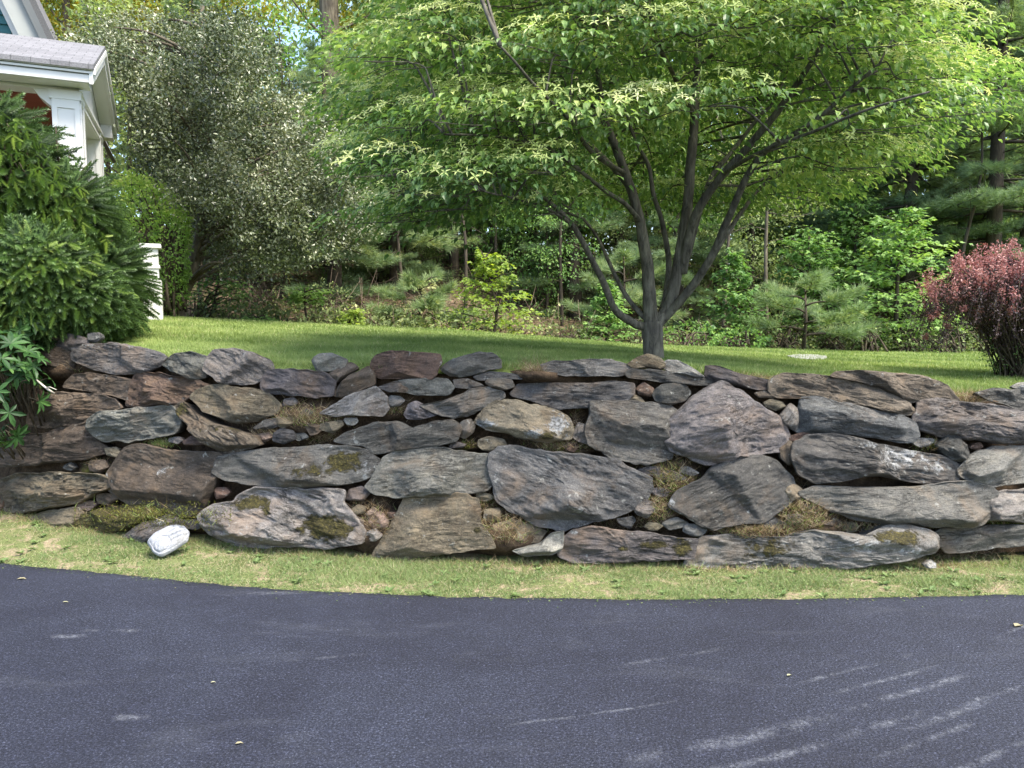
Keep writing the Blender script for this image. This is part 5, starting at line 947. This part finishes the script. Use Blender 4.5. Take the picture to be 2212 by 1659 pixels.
# leafy trees: crown made of leaf clumps on limbs
def leafy(seed, H, zc, R, nclump, per, size, tr, lean=(0, 0), tpl=LEAF, flat=.55, mat=None, bark=None, limbs=14, tmul=1.0, parent=None, clumpR=.34):
    global rng; rng = np.random.default_rng(seed); mb, st = MB(), MB(); top = np.array([lean[0], lean[1], H * .86]); tp = smooth_path([(0, 0, -.3), (lean[0] * .2 + .05, lean[1] * .2, H * .3), (lean[0] * .6 - .06, lean[1] * .6, H * .6), top], 5); st.tube(tp, np.linspace(tr, tr * .22, len(tp)), 9, jit=.03)
    ctr = np.array([lean[0] * .8, lean[1] * .8, zc]); R = np.array(R); P_ = []
    while len(P_) < nclump:
        d = rng.uniform(-1, 1, 3); q = (d ** 2).sum()
        if .1 < q < 1: P_.append(ctr + d * R * (1 + .15 * rng.normal()))
    P_ = np.array(P_); cs = clumpR * R.mean() * .55
    for i, p in enumerate(P_):
        if i % max(1, nclump // limbs) == 0:
            j = np.argmin(abs(tp[:, 2] - max(p[2] - .35 * R[2], H * .18))); s0 = tp[j]; st.tube(smooth_path([s0, s0 * .5 + p * .5 + [0, 0, -.05 * R[2]], p], 4), np.linspace(tr * .34, tr * .06, 9), 5)
        out = unit((p - ctr) * [1, 1, .6]); k = per; c = cs * rng.uniform(.6, 1.3); o = rng.normal(size=(k, 3)) * [1, 1, flat] * c * .62; o[:, 2] -= .30 * (o[:, :2] ** 2).sum(1) / c
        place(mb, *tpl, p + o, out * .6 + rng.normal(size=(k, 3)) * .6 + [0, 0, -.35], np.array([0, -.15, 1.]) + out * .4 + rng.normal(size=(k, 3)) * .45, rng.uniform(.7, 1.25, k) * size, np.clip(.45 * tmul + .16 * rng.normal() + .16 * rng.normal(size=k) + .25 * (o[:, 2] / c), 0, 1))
    if parent is not None: mb.build('crown', mat, parent); st.build('trunk', bark, parent, True); return
    return mb.build('crown', mat, mesh_only=True), st.build('trunk', bark, mesh_only=True, smooth=True)
M_LGREEN = leaf_mat('wood_leaf_green', [(0, (.14,.195,.08)), (.5, (.26,.325,.125)), (1, (.43,.48,.19))], .45, .55, .3, (1.35,1.4,.8))
M_LSUNGOLD = leaf_mat('wood_leaf_sunlight_gold', [(0, (.12,.14,.02)), (.5, (.27,.25,.03)), (1, (.48,.38,.05))], .5, .55, .3, (1.6,1.5,.5))  # golden sunlight on the far trees is put into this leaf colour
M_LGREY = leaf_mat('small_grey_leaf', [(0, (.025,.034,.014)), (.45, (.085,.11,.05)), (.75, (.19,.22,.11)), (1, (.46,.47,.33))], .22, .36, .6, (1.3,1.3,.7))
M_LIME = leaf_mat('lime_leaf', [(0, (.10,.16,.03)), (.5, (.20,.29,.05)), (1, (.36,.44,.09))], .42, .5, .3, (1.5,1.5,.5))
M_MID = leaf_mat('mid_leaf', [(0, (.07,.155,.045)), (.5, (.16,.29,.07)), (1, (.32,.46,.13))], .4, .5, .35, (1.3,1.35,.8))
M_UNDER = leaf_mat('underbrush_leaf', [(0, (.05,.075,.028)), (.5, (.12,.16,.055)), (.8, (.24,.29,.10)), (1, (.42,.44,.20))], .3, .55, .3)
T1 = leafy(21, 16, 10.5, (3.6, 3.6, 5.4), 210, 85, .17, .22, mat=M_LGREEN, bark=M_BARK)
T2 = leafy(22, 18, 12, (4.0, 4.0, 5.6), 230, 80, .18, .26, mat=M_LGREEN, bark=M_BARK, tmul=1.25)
T3 = leafy(23, 17, 10.5, (3.4, 3.4, 5.2), 190, 80, .16, .20, mat=M_LSUNGOLD, bark=M_BARK)
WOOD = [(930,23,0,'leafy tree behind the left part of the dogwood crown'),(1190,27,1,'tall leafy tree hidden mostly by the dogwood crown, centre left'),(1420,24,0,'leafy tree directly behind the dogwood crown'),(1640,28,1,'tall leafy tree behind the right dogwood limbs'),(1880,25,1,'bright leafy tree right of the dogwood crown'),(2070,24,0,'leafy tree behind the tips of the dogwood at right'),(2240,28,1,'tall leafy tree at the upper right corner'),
        (880,27,2,'tree with golden sunlight in its leaf colour, right of the thick brown trunk'),(180,24,2,'tree with golden sunlight in its leaf colour, above the porch roof'),(440,30,2,'tree with golden sunlight in its leaf colour, behind top of small leaved tree'),(330,33,0,'green leafy tree behind the small leaved tree, by the gap of sky'),(30,30,1,'tall leafy tree behind the house gable'),(-160,24,0,'leafy tree beyond the left edge behind the house'),(2420,24,1,'leafy tree beyond the right edge'),(2700,22,0,'leafy tree well beyond the right edge'),(2950,20,1,'farthest right leafy tree beyond the frame'),(2560,32,1,'deep wood tree beyond the right edge'),(1040,32,1,'farther leafy tree left of the dogwood top'),(1760,34,0,'farther leafy tree above the right dogwood limbs'),(880,36,2,'far tree with golden sunlight in its leaf colour, left of the dogwood crown'),(2000,35,1,'far tall tree at upper right')]
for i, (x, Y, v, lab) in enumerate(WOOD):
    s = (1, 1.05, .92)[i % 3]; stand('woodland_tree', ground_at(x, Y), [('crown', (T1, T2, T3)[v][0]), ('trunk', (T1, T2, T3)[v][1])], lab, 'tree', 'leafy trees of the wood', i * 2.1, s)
rng = np.random.default_rng(66)
# thick straight trunk left of centre
g = ground_at(724, 19.5); r = empty('tall_tree', g, 'tall tree with a thick brown trunk rising left of the dogwood', 'tree'); m = MB(); m.tube(smooth_path([(0,0,-.4),(.06,0,4),(-.05,.1,9),(.02,0,15)], 6), np.linspace(.30,.17,19), 12, jit=.04)
for i in range(16): a = rng.random() * 6.28; z = rng.uniform(4.2, 13); m.tube(smooth_path([(0,0,z),(math.cos(a)*.7,math.sin(a)*.7,z+.35),(math.cos(a)*1.5,math.sin(a)*1.5,z+.9)], 4), np.linspace(.05,.012,9), 5)
m.build('trunk', M_BARK, r, True); m = MB()
for i in range(70): c0 = np.array([rng.normal()*1.5, rng.normal()*1.5, rng.uniform(7.0, 16)]); k = 60; place(m, *LEAF, c0 + rng.normal(size=(k,3))*[.5,.5,.28], rng.normal(size=(k,3))+[0,0,-.3], np.array([0,0,1.])+rng.normal(size=(k,3))*.5, rng.uniform(.1,.17,k), np.clip(rng.normal(.5,.2,k),0,1))
m.build('crown', M_LGREEN, r)
# slender bare stems in the wood
for i, (x, Y, h, lab) in enumerate([(1005,14.5,4.5,'thin dark stem left of the bright sapling top'),(1075,16.5,6,'thin dark stem above the bright sapling'),(1215,15.5,5,'thin dark stem between bright sapling and dogwood'),(1290,19,6,'thin dark stem behind the low left dogwood limbs'),(435,13.5,3.2,'pale thin stem under the small leaved tree'),(612,14.5,4.,'thin stem left of the little umbrella sapling'),(1560,14.6,4.5,'thin pale stem right of the dogwood trunk'),(1660,13.6,4.6,'thin grey stem behind the young pine boughs'),(2085,14.3,5,'thin stem left of the barberry'),(880,15.2,4,'thin stem above the small young pine')]):
    g = ground_at(x, Y); m = MB(); p = smooth_path([(0,0,-.2),(rng.normal()*.1,0,h*.35),(rng.normal()*.2,.1,h*.7),(rng.normal()*.35,.1,h)], 5); m.tube(p, np.linspace(.045,.012,len(p)), 6)
    for k in range(16): j = rng.integers(3, len(p)); a = rng.random()*6.28; d = np.array([math.cos(a),math.sin(a)*.6,.35*rng.normal()+.15]); L = rng.uniform(.3,1.1); m.tube([p[j],p[j]+d*L*.5+rng.normal(size=3)*.04,p[j]+d*L+rng.normal(size=3)*.09],[.011,.007,.003],4)
    o = m.build('bare_stem', M_DARKBARK if i not in (4,6,7) else M_BARK, None, True, g); tag(o, lab, 'tree', 'thin bare stems in the wood')
# small leaved grey green tree at left, with a leaning trunk
def crab():
    global rng; rng = np.random.default_rng(77); Y = 10.8; g = at(380, 676, Y); g[2] = float(terrain(g[0], Y)) - .03; r = empty('small_leaved_tree', tuple(g), 'big grey green small leaved tree between house and dogwood', 'tree')
    outline = [(150,140),(160,75),(225,40),(330,25),(420,40),(510,35),(590,70)] + [(600,130),(640,190),(690,230),(720,300),(740,380),(790,430),(815,500),(760,545),(680,560),(600,585),(520,600),(440,560),(415,520),(390,440),(325,405),(305,330),(275,150)]
    W = []; C = np.array([at(455, 290, Y)[0], Y + .1, at(455, 290, Y)[2]])
    cand = rng.uniform(-1, 1, (14000, 3)); cand = cand[((cand ** 2).sum(1) < 1)]; q = C + cand * np.array([2.6, 1.7, 3.2]); px, py = project(q); k = in_poly(px, py, outline) & (fbm(q * 1.5, 3, 202) > -.17); q = q[k]
    mb, st = MB(), MB(); tp = smooth_path(np.array([(0,0,-.1),(.03,0,.35),(.22,.05,.75),(.35,.1,1.3),(.45,.15,2.4),(.5,.1,4.5)]), 5); st.tube(tp, np.interp(np.linspace(0,1,len(tp)), [0,.15,1], [.17,.13,.03]), 9, jit=.04); n = min(1500, len(q)); q = q[rng.permutation(len(q))[:n]]
    for i, p in enumerate(q):
        p = p - g; out = unit((p - (C - g)) * [1, 1, .5])
        if i % 22 == 0: j = np.argmin(abs(tp[:, 2] - max(min(p[2] - .4, 4.4), .6))); st.tube(smooth_path([tp[j], tp[j]*.45+p*.55+[0,0,.12], p], 5), np.linspace(.035,.004,11), 5)
        kk = 70; tw_ = unit(out + rng.normal(size=3) * .5 + [0, 0, -.12]); t = rng.uniform(-1, 1, kk); o = tw_ * (t * .22)[:, None] + rng.normal(size=(kk, 3)) * [.075,.075,.055]
        place(mb, *LEAF, p + o, tw_ * .5 + rng.normal(size=(kk, 3)) * .7, rng.normal(size=(kk, 3)) * .75 + [0, -.1, .8], rng.uniform(.036, .066, kk), np.clip(.44 + .5 * fbm((p + g)[None] * 1.3, 2, 203)[0] + .10 * rng.normal() + .22 * rng.normal(size=kk), 0, 1))
    mb.build('crown', M_LGREY, r); st.build('trunk', M_BARK, r, True)
crab()
# tiered saplings and bushes: horizontal layers of leaves on short branches
def tiered(name, x, ybase, Y, h, w, mat, size, lab, layers, per, group=None, tone=.5, bark=None, tpl=MAPLE, z0=.12, shape=None, seed=1):
    global rng; rng = np.random.default_rng(seed); g = ground_at(x, Y); r = empty(name, g, lab, 'tree' if h > .9 else 'shrub', group); mb, st = MB(), MB(); tp = smooth_path([(0,0,-.1),(rng.normal()*.04,0,h*.4),(rng.normal()*.06,0,h*.75),(rng.normal()*.05,0,h*.99)], 5); st.tube(tp, np.linspace(.012+.014*h,.004,len(tp)), 6)
    for i in range(layers):
        f = (i + .5) / layers; wd = (shape(f) if shape else (1.05 - f) ** .8) * w * rng.uniform(.75, 1.15); z = h * (z0 + (1 - z0) * f); a = i * 2.4 + rng.normal() * .4; d = np.array([math.cos(a), math.sin(a) * .8, 0]); L = wd * .5; e = np.array([0, 0, z]) + d * L; j = np.argmin(abs(tp[:, 2] - z + .1 * h)); st.tube(smooth_path([tp[j], (tp[j] + e) / 2 + [0, 0, .03], e], 3), np.linspace(.012, .003, 7), 4)
        t = rng.random(per) ** .7; lat = np.array([-d[1], d[0], 0]); s_ = rng.normal(size=per) * .42 * L; P_ = tp[j] + (e - tp[j]) * t[:, None] + lat * s_[:, None] + np.array([0, 0, 1.]) * (rng.normal(size=per) * .025 - .25 * np.abs(s_) * .6 - .08 * L * t)[:, None]
        place(mb, *tpl, P_, d * .7 + lat * (s_ / L)[:, None] * 1.5 + rng.normal(size=(per, 3)) * .35 + [0, 0, -.22], np.array([0, -.25, 1.]) + rng.normal(size=(per, 3)) * .25, rng.uniform(.7, 1.2, per) * size, np.clip(tone + .14 * rng.normal() + .15 * rng.normal(size=per), 0, 1))
    mb.build('crown', mat, r); st.build('trunk', bark or M_DARKBARK, r, True)
SAP = 'saplings at the wood edge'
tiered('sapling', 1062, 725, 11.9, 1.5, 2.15, M_LIME, .075, 'bright yellow green sapling at the lawn edge, left of the dogwood trunk', 26, 78, SAP, .5, seed=3, shape=lambda f: (.95 - .85 * f) if f < .9 else .25, z0=.06)
tiered('maple_sapling', 1935, 720, 13.6, 2.75, 2.1, M_MID, .10, 'tall tiered maple sapling left of the barberry, bright green', 38, 95, SAP, .70, seed=4, shape=lambda f: .62 + .5 * math.sin(3.1 * f) - .35 * f, z0=.08)
tiered('maple_sapling', 1745, 740, 14.4, 2.5, 1.9, M_MID, .10, 'darker maple sapling between the dogwood and the tallest tiered sapling', 34, 70, SAP, .36, seed=5, shape=lambda f: .8 - .3 * f, z0=.2)
tiered('maple_sapling', 1580, 740, 13.2, 1.9, 1.5, M_MID, .09, 'shaded maple sapling just right of the dogwood trunk', 36, 60, SAP, .30, seed=6, z0=.1)
tiered('maple_sapling', 1310, 730, 12.8, 1.2, 1.1, M_MID, .085, 'leafy sapling between dogwood trunk and its low left limb', 28, 50, SAP, .5, seed=7)
tiered('maple_sapling', 1835, 650, 16., 3.6, 1.8, M_MID, .10, 'slim tiered sapling left of and behind the tallest one', 46, 60, SAP, .62, seed=17, shape=lambda f: .8 - .3 * f, z0=.3)
tiered('sapling', 672, 680, 11.6, .72, .62, M_MID, .07, 'little umbrella shaped sapling under the small leaved tree', 10, 44, SAP, .66, seed=8, z0=.7, shape=lambda f: .9)
tiered('sapling', 760, 690, 11.4, .42, .62, M_LIME, .07, 'low yellow green seedling right of the umbrella sapling', 12, 34, SAP, .45, seed=9, z0=.2, shape=lambda f: .9 - .4 * f)
tiered('sapling', 470, 670, 12.2, .9, 1.3, M_MID, .07, 'dim yellowish sapling in the shade of the small leaved tree', 16, 40, SAP, .45, seed=19, z0=.4, shape=lambda f: .9)
tiered('low_bush', 565, 688, 10.9, .20, .72, M_MID, .05, 'low rounded green bush at the lawn edge under the small leaved tree', 26, 70, None, .55, seed=10, z0=.1, shape=lambda f: 1 - .4 * f, tpl=LEAF)
tiered('sapling', 930, 640, 12.6, 1.0, .7, M_UNDER, .045, 'sparse sapling with pinkish pale leaves left of the bright sapling', 14, 26, SAP, .9, seed=13, z0=.3, shape=lambda f: .9 - .4 * f)
rng = np.random.default_rng(88)
for i, (x, Y, w_, h_, mat, sz, lab) in enumerate([(1490,12.3,.75,.42,M_MID,.055,'low ferny bush right behind the dogwood trunk'),(1600,12.4,.6,.35,M_MID,.06,'low green bush right of the dogwood trunk'),(1700,12.9,.7,.55,M_UNDER,.055,'olive bush under the young pine boughs'),(1800,12.9,.55,.5,M_UNDER,.05,'small dim bush by the pale lawn slab'),(1880,12.9,.6,.62,M_UNDER,.055,'rounded olive bush right of the pale slab'),
    (1965,13.0,.6,.6,M_UNDER,.06,'speckled bush under the tallest tiered sapling'),(2050,12.8,.7,.5,M_UNDER,.05,'dim bush just left of the barberry'),(2150,13.2,.9,.8,M_UNDER,.06,'dark bush behind the barberry stems'),(2280,13.,1.0,.9,M_UNDER,.06,'dark bush beyond the right edge'),(1230,12.6,.6,.3,M_UNDER,.05,'thin brown green brush left of the dogwood trunk'),(1390,12.9,.55,.5,M_UNDER,.055,'leafy brush behind the dogwood trunk'),(450,12.4,.9,.6,M_UNDER,.05,'dark brush under the small leaved tree'),(840,13.4,.7,.4,M_UNDER,.05,'dim brush left of the small young pine'),(700,13.4,.7,.6,M_UNDER,.05,'dark brush behind the umbrella sapling'),(560,13.8,1.0,.9,M_UNDER,.05,'dark brush deep under the small leaved tree')]):
    g = ground_at(x, Y); X, Yg, z = g
    bushy('underbrush', [(X, Yg, z + h_ * .55, w_ * .6, w_ * .5, h_ * .6), (X + .3 * w_, Yg + .2, z + h_ * .45, w_ * .4, w_ * .4, h_ * .5), (X - .35 * w_, Yg + .1, z + h_ * .4, w_ * .4, w_ * .4, h_ * .42)], 1700, mat, sz, lab, 'shrub', g, LEAF, .6, None, 26, depth=.8, group='underbrush along the lawn edge')
# far wood beyond, one mass of leaf clumps
def far_wood():
    mb = MB()
    for i in range(4600):
        Y = rng.uniform(37, 52); x = rng.uniform(-900, 3100); X = (x - CX) / F * Y; h = rng.random() ** .8 * 17
        xx, yy = project(np.array([[X, Y, terrain(X, Y) + h]]))
        if (((xx[0] - 655) / 62) ** 2 + ((yy[0] - 140) / 120) ** 2 < 1) or (yy[0] < 60 and rng.random() < .3): continue
        k = 26; p = np.array([X, Y, float(terrain(X, Y)) + h]); place(mb, *LEAF, p + rng.normal(size=(k, 3)) * [.9, .9, .55], rng.normal(size=(k, 3)), np.array([0, -.2, 1.]) + rng.normal(size=(k, 3)) * .6, rng.uniform(.34, .6, k), np.clip(.5 + .2 * rng.normal() + .15 * rng.normal(size=k), 0, 1))
    tag(mb.build('far_wood', M_LGREEN), 'far green wood filling the hillside behind the nearer trees', 'wood', None, 'stuff')
far_wood()

rng = np.random.default_rng(99); hem = []
for i, sd in enumerate((31, 32)):
    hem.append(pine_meshes(sd, 4.6 + i, 13, .5, 1.9))
rng = np.random.default_rng(98)
for i, (x, Y, lab) in enumerate([(720,14.6,'small pine behind the umbrella sapling'),(560,15.6,'small pine in shade under the small leaved tree'),(860,16.8,'small pine above the dim brush left of centre'),(1240,16.4,'small pine behind the low left dogwood limb'),(1460,15.8,'small pine right behind the dogwood trunk'),(1870,17.8,'small pine behind the slim tiered sapling'),(2060,16.8,'small pine behind the tallest tiered sapling, right side'),(2200,15.6,'small pine above the barberry top'),(1010,21.5,'distant small pine above the bright sapling'),(430,17,'small pine behind the leaning trunk of the small leaved tree'),(1670,21,'distant small pine between the right dogwood limbs'),(1120,24,'distant small pine left of the dogwood trunk, highest on the slope')]):
    stand('small_pine', ground_at(x, Y), [('needles', hem[i % 2][0]), ('trunk', hem[i % 2][1])], lab, 'tree', 'small pines on the wooded slope', i * 1.3, (1, .85, 1.15)[i % 3])
U1 = leafy(41, 5.5, 2.7, (1.7, 1.7, 2.5), 120, 64, .10, .06, mat=M_MID, bark=M_DARKBARK)
U2 = leafy(42, 6.5, 3.4, (1.9, 1.9, 2.9), 130, 64, .11, .07, mat=M_LGREEN, bark=M_DARKBARK)
rng = np.random.default_rng(97)
for i, (x, Y, lab) in enumerate([(1700,20,'bushy understory tree behind the darker maple sapling'),(1850,20,'understory tree beyond the slim tiered sapling'),(2000,19,'understory tree beyond the tallest tiered sapling'),(1540,19,'understory tree behind the dogwood fork'),(2170,20,'understory tree above the barberry, deep in the wood'),(1330,23,'understory tree far up the slope behind the dogwood limbs'),(960,25,'understory tree far up the slope left of the dogwood'),(760,21,'understory tree near the thick brown trunk'),(620,18,'understory tree behind the right side of the small leaved tree'),(300,17,'understory tree between porch and small leaved tree'),(1180,30,'understory tree at the top of the slope, left of centre'),(860,30,'understory tree at the top of the slope by the thick trunk'),(1600,27,'understory tree at the top of the slope right of the dogwood'),(2350,18,'understory tree beyond the right edge'),(500,20.5,'understory tree behind the left side of the small leaved tree'),(700,25,'understory tree deep in the wood below the gap of sky'),(1060,19.5,'understory tree behind the bright sapling'),(1430,20.5,'understory tree just left of the dogwood fork, behind it'),(1780,21.5,'understory tree close behind the slim tiered sapling'),(2080,18,'understory tree behind the barberry, left half'),(1920,23,'understory tree at the crest above the tallest tiered sapling'),(1260,19,'understory tree behind the low left dogwood limb'),(900,20,'understory tree behind the small pine left of centre'),(2240,22,'understory tree at the crest above the barberry'),(1480,29,'understory tree at the crest behind the dogwood trunk'),(1020,31,'understory tree at the crest above the bright sapling'),(1700,32,'understory tree at the crest right of the dogwood, farther back'),(420,24,'understory tree at the crest behind the leaning trunk')]):
    stand('understory_tree', ground_at(x, Y), [('crown', (U1, U2)[i % 2][0]), ('trunk', (U1, U2)[i % 2][1])], lab, 'tree', 'understory trees of the wood', i * 1.9, (1, .9, 1.2)[i % 3])

for i, (x, Y, lab) in enumerate([(720,16.5,'bright understory tree behind the umbrella sapling'),(880,17.5,'bright understory tree left of the bright sapling'),(1180,16.2,'bright understory tree between the bright sapling and the dogwood'),(1390,17.2,'bright understory tree behind the dogwood trunk base'),(560,17.2,'dim understory tree behind the low rounded bush'),(1620,15.8,'bright understory tree above the young pine right of the dogwood'),(2120,17,'bright understory tree over the top of the barberry'),(440,15.8,'dim understory tree right of the leaning trunk')]):
    stand('understory_tree', ground_at(x, Y), [('crown', (U1, U2)[i % 2][0]), ('trunk', (U1, U2)[i % 2][1])], lab, 'tree', 'understory trees of the wood', i * 2.7, (.62, .55, .7)[i % 3])
def undergrowth():
    mb, st = MB(), MB(); n = 5200; Y = 11.4 + 17 * rng.random(n) ** 1.5; px = rng.uniform(150, 2400, n); X = (px - CX) / F * Y; k = Y > LAWN_END(X) + .35; X, Y = X[k], Y[k]; nz = fbm(np.stack([X * .6, Y * .6, X * 0], 1), 3, 123); k = rng.random(len(X)) < np.clip(.55 + 1.6 * nz, .08, 1); X, Y = X[k], Y[k]; Z = terrain(X, Y)
    for x, y, z in zip(X, Y, Z):
        k = 12; h = rng.uniform(.05, .38); o = rng.normal(size=(k, 3)) * [.13, .13, .3 * h]; place(mb, *LEAF, np.array([x, y, z + h * .7]) + o, rng.normal(size=(k, 3)), np.array([0, -.3, 1.]) + rng.normal(size=(k, 3)) * .5, rng.uniform(.05, .11, k), np.clip(rng.normal(.45, .2) + .12 * rng.normal(size=k), 0, 1))
    tag(mb.build('undergrowth', M_UNDER), 'low leafy undergrowth covering the wooded slope', 'undergrowth', None, 'stuff')
    n = 1500; Y = 11.6 + 12 * rng.random(n) ** 1.3; px = rng.uniform(200, 2300, n); X = (px - CX) / F * Y; k = Y > LAWN_END(X) + .4; X, Y = X[k], Y[k]; Z = terrain(X, Y)
    for x, y, z in zip(X, Y, Z): d = unit(np.array([rng.normal(), rng.normal() * .5, abs(rng.normal()) * .9])); L = rng.uniform(.25, 1.1); p = np.array([x, y, z]); st.tube([p, p + d * L * .5 + rng.normal(size=3) * .05, p + d * L + rng.normal(size=3) * .1 + [0, 0, -.1]], [.009, .006, .002], 3)
    tag(st.build('dead_brush', plain('dead_twigs', (.16,.12,.09), .9, .1), None, True), 'tangle of dead twigs on the wooded slope', 'brush', None, 'stuff')
undergrowth()
# ================================================================== LIGHT, SKY, CAMERA
w = bpy.data.worlds.new('World'); sc.world = w; w.use_nodes = True; nt = w.node_tree
sky = nt.nodes.new('ShaderNodeTexSky'); sky.sky_type = 'NISHITA'; sky.sun_disc = False
SUN_EL, SUN_AZ = rad(60), rad(126)            # azimuth clockwise from +Y
sky.sun_elevation = SUN_EL; sky.sun_rotation = SUN_AZ; sky.air_density = 1.0; sky.dust_density = 2.0
bg = nt.nodes['Background']; nt.links.new(sky.outputs[0], bg.inputs[0]); bg.inputs[1].default_value = .15
sun = bpy.data.lights.new('sun', 'SUN'); sun.energy = SUN_E; sun.angle = rad(SUN_ANG); sun.color = (1, .93, .80)
so = link('sun', sun); dirv = Vector((math.sin(SUN_AZ) * math.cos(SUN_EL), math.cos(SUN_AZ) * math.cos(SUN_EL), math.sin(SUN_EL)))
so.rotation_euler = dirv.to_track_quat('Z', 'Y').to_euler(); so.location = (0, 0, 30)
cam = bpy.data.cameras.new('camera'); cam.lens = 36 * F / 2212; cam.sensor_width = 36; cam.clip_end = 2000; cam.clip_start = .05
co = link('camera', cam); co.location = (0, 0, CAMZ); co.rotation_euler = (rad(90) - PITCH, 0, 0); sc.camera = co
sc.view_settings.view_transform = 'Standard'; sc.view_settings.look = 'None'; sc.view_settings.gamma = 1; sc.view_settings.exposure = EXPO
sc.render.engine = 'CYCLES'; c = sc.cycles
c.max_bounces = 7; c.diffuse_bounces = 4; c.glossy_bounces = 2; c.transmission_bounces = 4; c.transparent_max_bounces = 4; c.caustics_reflective = False; c.caustics_refractive = False
